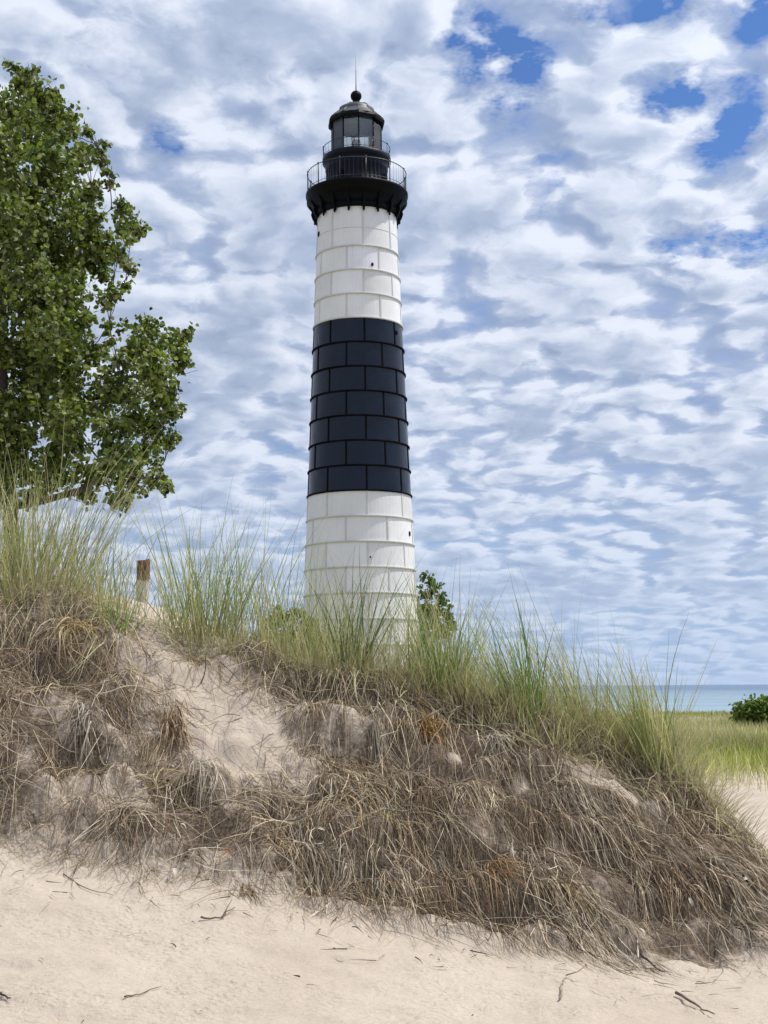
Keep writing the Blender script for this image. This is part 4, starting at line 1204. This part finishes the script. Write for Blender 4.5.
wd = bpy.data.worlds.new('World'); sc.world = wd; wd.use_nodes = True
nt = wd.node_tree; nt.nodes.clear()
wo = N(nt, 'ShaderNodeOutputWorld'); bg = N(nt, 'ShaderNodeBackground'); bg.inputs['Strength'].default_value = .10
nt.links.new(bg.outputs[0], wo.inputs[0])
sky = N(nt, 'ShaderNodeTexSky', sky_type='NISHITA', sun_disc=False, sun_elevation=SUN_EL, sun_rotation=SUN_AZ, altitude=200, air_density=1.0, dust_density=.3, ozone_density=3.0)
tc = N(nt, 'ShaderNodeTexCoord'); V = tc.outputs['Generated']
sx = N(nt, 'ShaderNodeSeparateXYZ'); nt.links.new(V, sx.inputs[0])
SKO = .23
zc = math_(nt, 'MAXIMUM', sx.outputs['Z'], 0.0)
den = math_(nt, 'ADD', zc, SKO)
pu = math_(nt, 'DIVIDE', sx.outputs['X'], den); pv = math_(nt, 'DIVIDE', sx.outputs['Y'], den)
cb = N(nt, 'ShaderNodeCombineXYZ'); nt.links.new(pu, cb.inputs[0]); nt.links.new(pv, cb.inputs[1])
CV = cb.outputs[0]
def shift(v, off):
    m = N(nt, 'ShaderNodeVectorMath', operation='ADD'); nt.links.new(v, m.inputs[0]); m.inputs[1].default_value = off
    return m.outputs[0]
wn = N(nt, 'ShaderNodeTexNoise', noise_dimensions='2D', ins={'Scale': 4.6, 'Detail': 4.0, 'Roughness': .6}); nt.links.new(CV, wn.inputs['Vector'])
ws = N(nt, 'ShaderNodeVectorMath', operation='SCALE'); ws.inputs['Scale'].default_value = .12; nt.links.new(wn.outputs['Color'], ws.inputs[0])
wa = N(nt, 'ShaderNodeVectorMath', operation='ADD'); nt.links.new(CV, wa.inputs[0]); nt.links.new(ws.outputs[0], wa.inputs[1])
WV = wa.outputs[0]
def cells(v, scale):
    vo = N(nt, 'ShaderNodeTexVoronoi', feature='SMOOTH_F1', voronoi_dimensions='2D', ins={'Scale': scale, 'Smoothness': .55}); nt.links.new(v, vo.inputs['Vector'])
    return math_(nt, 'SUBTRACT', 1.0, vo.outputs['Distance'])
def cloud_field(off):
    v = shift(CV, off); w = shift(WV, off)
    s = math_(nt, 'MULTIPLY', noise(nt, v, 1.6, 2, .5, dim='2D'), .38)
    s = math_(nt, 'MULTIPLY_ADD', cells(w, 8.2), .26, s)
    s = math_(nt, 'MULTIPLY_ADD', cells(w, 17.5), .17, s)
    return math_(nt, 'MULTIPLY_ADD', noise(nt, w, 16.0, 5, .60, dim='2D'), .22, s)
A = cloud_field((3.1, 1.7, 0))
B = cloud_field((3.1 + .022, 1.7 - .036, 0))
# openings of blue sky, placed as directions
holes = None
HW = math_(nt, 'MULTIPLY', math_(nt, 'SUBTRACT', noise(nt, CV, 6.5, 5, .66, dim='2D'), .48), 7.0)
def hole(px, py, rx, ry, amt):
    global holes
    d = ray(px, py); d = d / np.linalg.norm(d)
    zz = d[2] + SKO; u0, v0 = d[0] / zz, d[1] / zz
    d2 = ray(px + rx, py); d2 = d2 / np.linalg.norm(d2); d3 = ray(px, py - ry); d3 = d3 / np.linalg.norm(d3)
    su = abs(d2[0] / (d2[2] + SKO) - u0) + 1e-4; sv = abs(d3[1] / (d3[2] + SKO) - v0) + 1e-4
    a_ = math_(nt, 'DIVIDE', math_(nt, 'SUBTRACT', pu, u0), su); b_ = math_(nt, 'DIVIDE', math_(nt, 'SUBTRACT', pv, v0), sv)
    q = math_(nt, 'ADD', math_(nt, 'MULTIPLY', a_, a_), math_(nt, 'MULTIPLY', b_, b_))
    q = math_(nt, 'MAXIMUM', math_(nt, 'ADD', math_(nt, 'MULTIPLY', q, .75), HW), 0.0)
    e = math_(nt, 'MULTIPLY', math_(nt, 'EXPONENT', math_(nt, 'MULTIPLY', q, -1.0)), amt)
    holes = e if holes is None else math_(nt, 'ADD', holes, e)
for h in ((478, 40, 30, 46, .24), (515, 85, 30, 34, .22), (690, 95, 46, 22, .24), (725, 145, 28, 44, .22), (715, 245, 60, 26, .18), (645, 5, 60, 16, .2), (760, 25, 20, 30, .2), (288, 90, 14, 30, .18), (162, 132, 22, 18, .18),
          (545, 185, 22, 30, .12), (430, 330, 60, 40, .05), (570, 400, 50, 16, .05), (700, 400, 50, 14, .05), (280, 460, 60, 20, .07), (600, 645, 340, 30, .06), (480, 540, 120, 20, .08), (200, 560, 150, 20, .05),
          (560, 585, 70, 14, -.13), (710, 590, 55, 12, -.13), (530, 440, 40, 30, -.08), (180, 60, 120, 60, -.10)):
    hole(*h)
cov = math_(nt, 'SUBTRACT', A, holes)
mask = ramp(nt, cov, [(0.33, 0.0), (0.42, .55), (0.51, .94), (0.58, 1.0)])
veil = math_(nt, 'MULTIPLY_ADD', holes, -5.0, .82, clamp=True)
relief = math_(nt, 'MULTIPLY_ADD', math_(nt, 'SUBTRACT', A, B), 4.0, .5)
thick = ramp(nt, cov, [(0.44, .55), (0.54, 1.0), (0.70, .2)])
lum = math_(nt, 'ADD', math_(nt, 'MULTIPLY', relief, .5), math_(nt, 'MULTIPLY', thick, .5))
cc = ramp(nt, lum, [(0.22, (2.8, 3.5, 5.0)), (0.52, (4.1, 4.85, 6.4)), (0.86, (7.3, 7.8, 8.9))])
skyc = mixc(nt, 1.0, sky.outputs[0], (.62, .82, 1.12), 'MULTIPLY')
col = mixc(nt, mask, mixc(nt, veil, skyc, (3.3, 4.2, 6.3)), cc)
# thin bluish air towards the horizon
hz = ramp(nt, zc, [(0.0, .88), (0.03, .66), (0.09, .36), (0.16, .12), (0.25, 0.0)])
hcol = mixc(nt, mask, (3.3, 4.7, 7.1), (4.5, 5.7, 7.7))
col = mixc(nt, hz, col, hcol)
# brighter cloud around the hidden sun
dp = N(nt, 'ShaderNodeVectorMath', operation='DOT_PRODUCT'); nt.links.new(V, dp.inputs[0]); dp.inputs[1].default_value = tuple(sd)
gl = math_(nt, 'MULTIPLY_ADD', math_(nt, 'POWER', math_(nt, 'MAXIMUM', dp.outputs['Value'], 0.0), 3.0), .7, 1.0)
g3 = N(nt, 'ShaderNodeCombineXYZ')
for k in range(3): nt.links.new(gl, g3.inputs[k])
col = mixc(nt, 1.0, col, g3.outputs[0], 'MULTIPLY')
nt.links.new(col, bg.inputs[0])

# ------------------------------------------------------------------ render settings
sc.render.engine = 'CYCLES'
sc.render.resolution_x, sc.render.resolution_y = 768, 1024
sc.view_settings.view_transform = 'Standard'; sc.view_settings.look = 'None'
sc.view_settings.exposure = 0.12; sc.view_settings.gamma = 1.0
sc.view_settings.use_curve_mapping = False
sc.cycles.max_bounces = 4; sc.cycles.transparent_max_bounces = 12
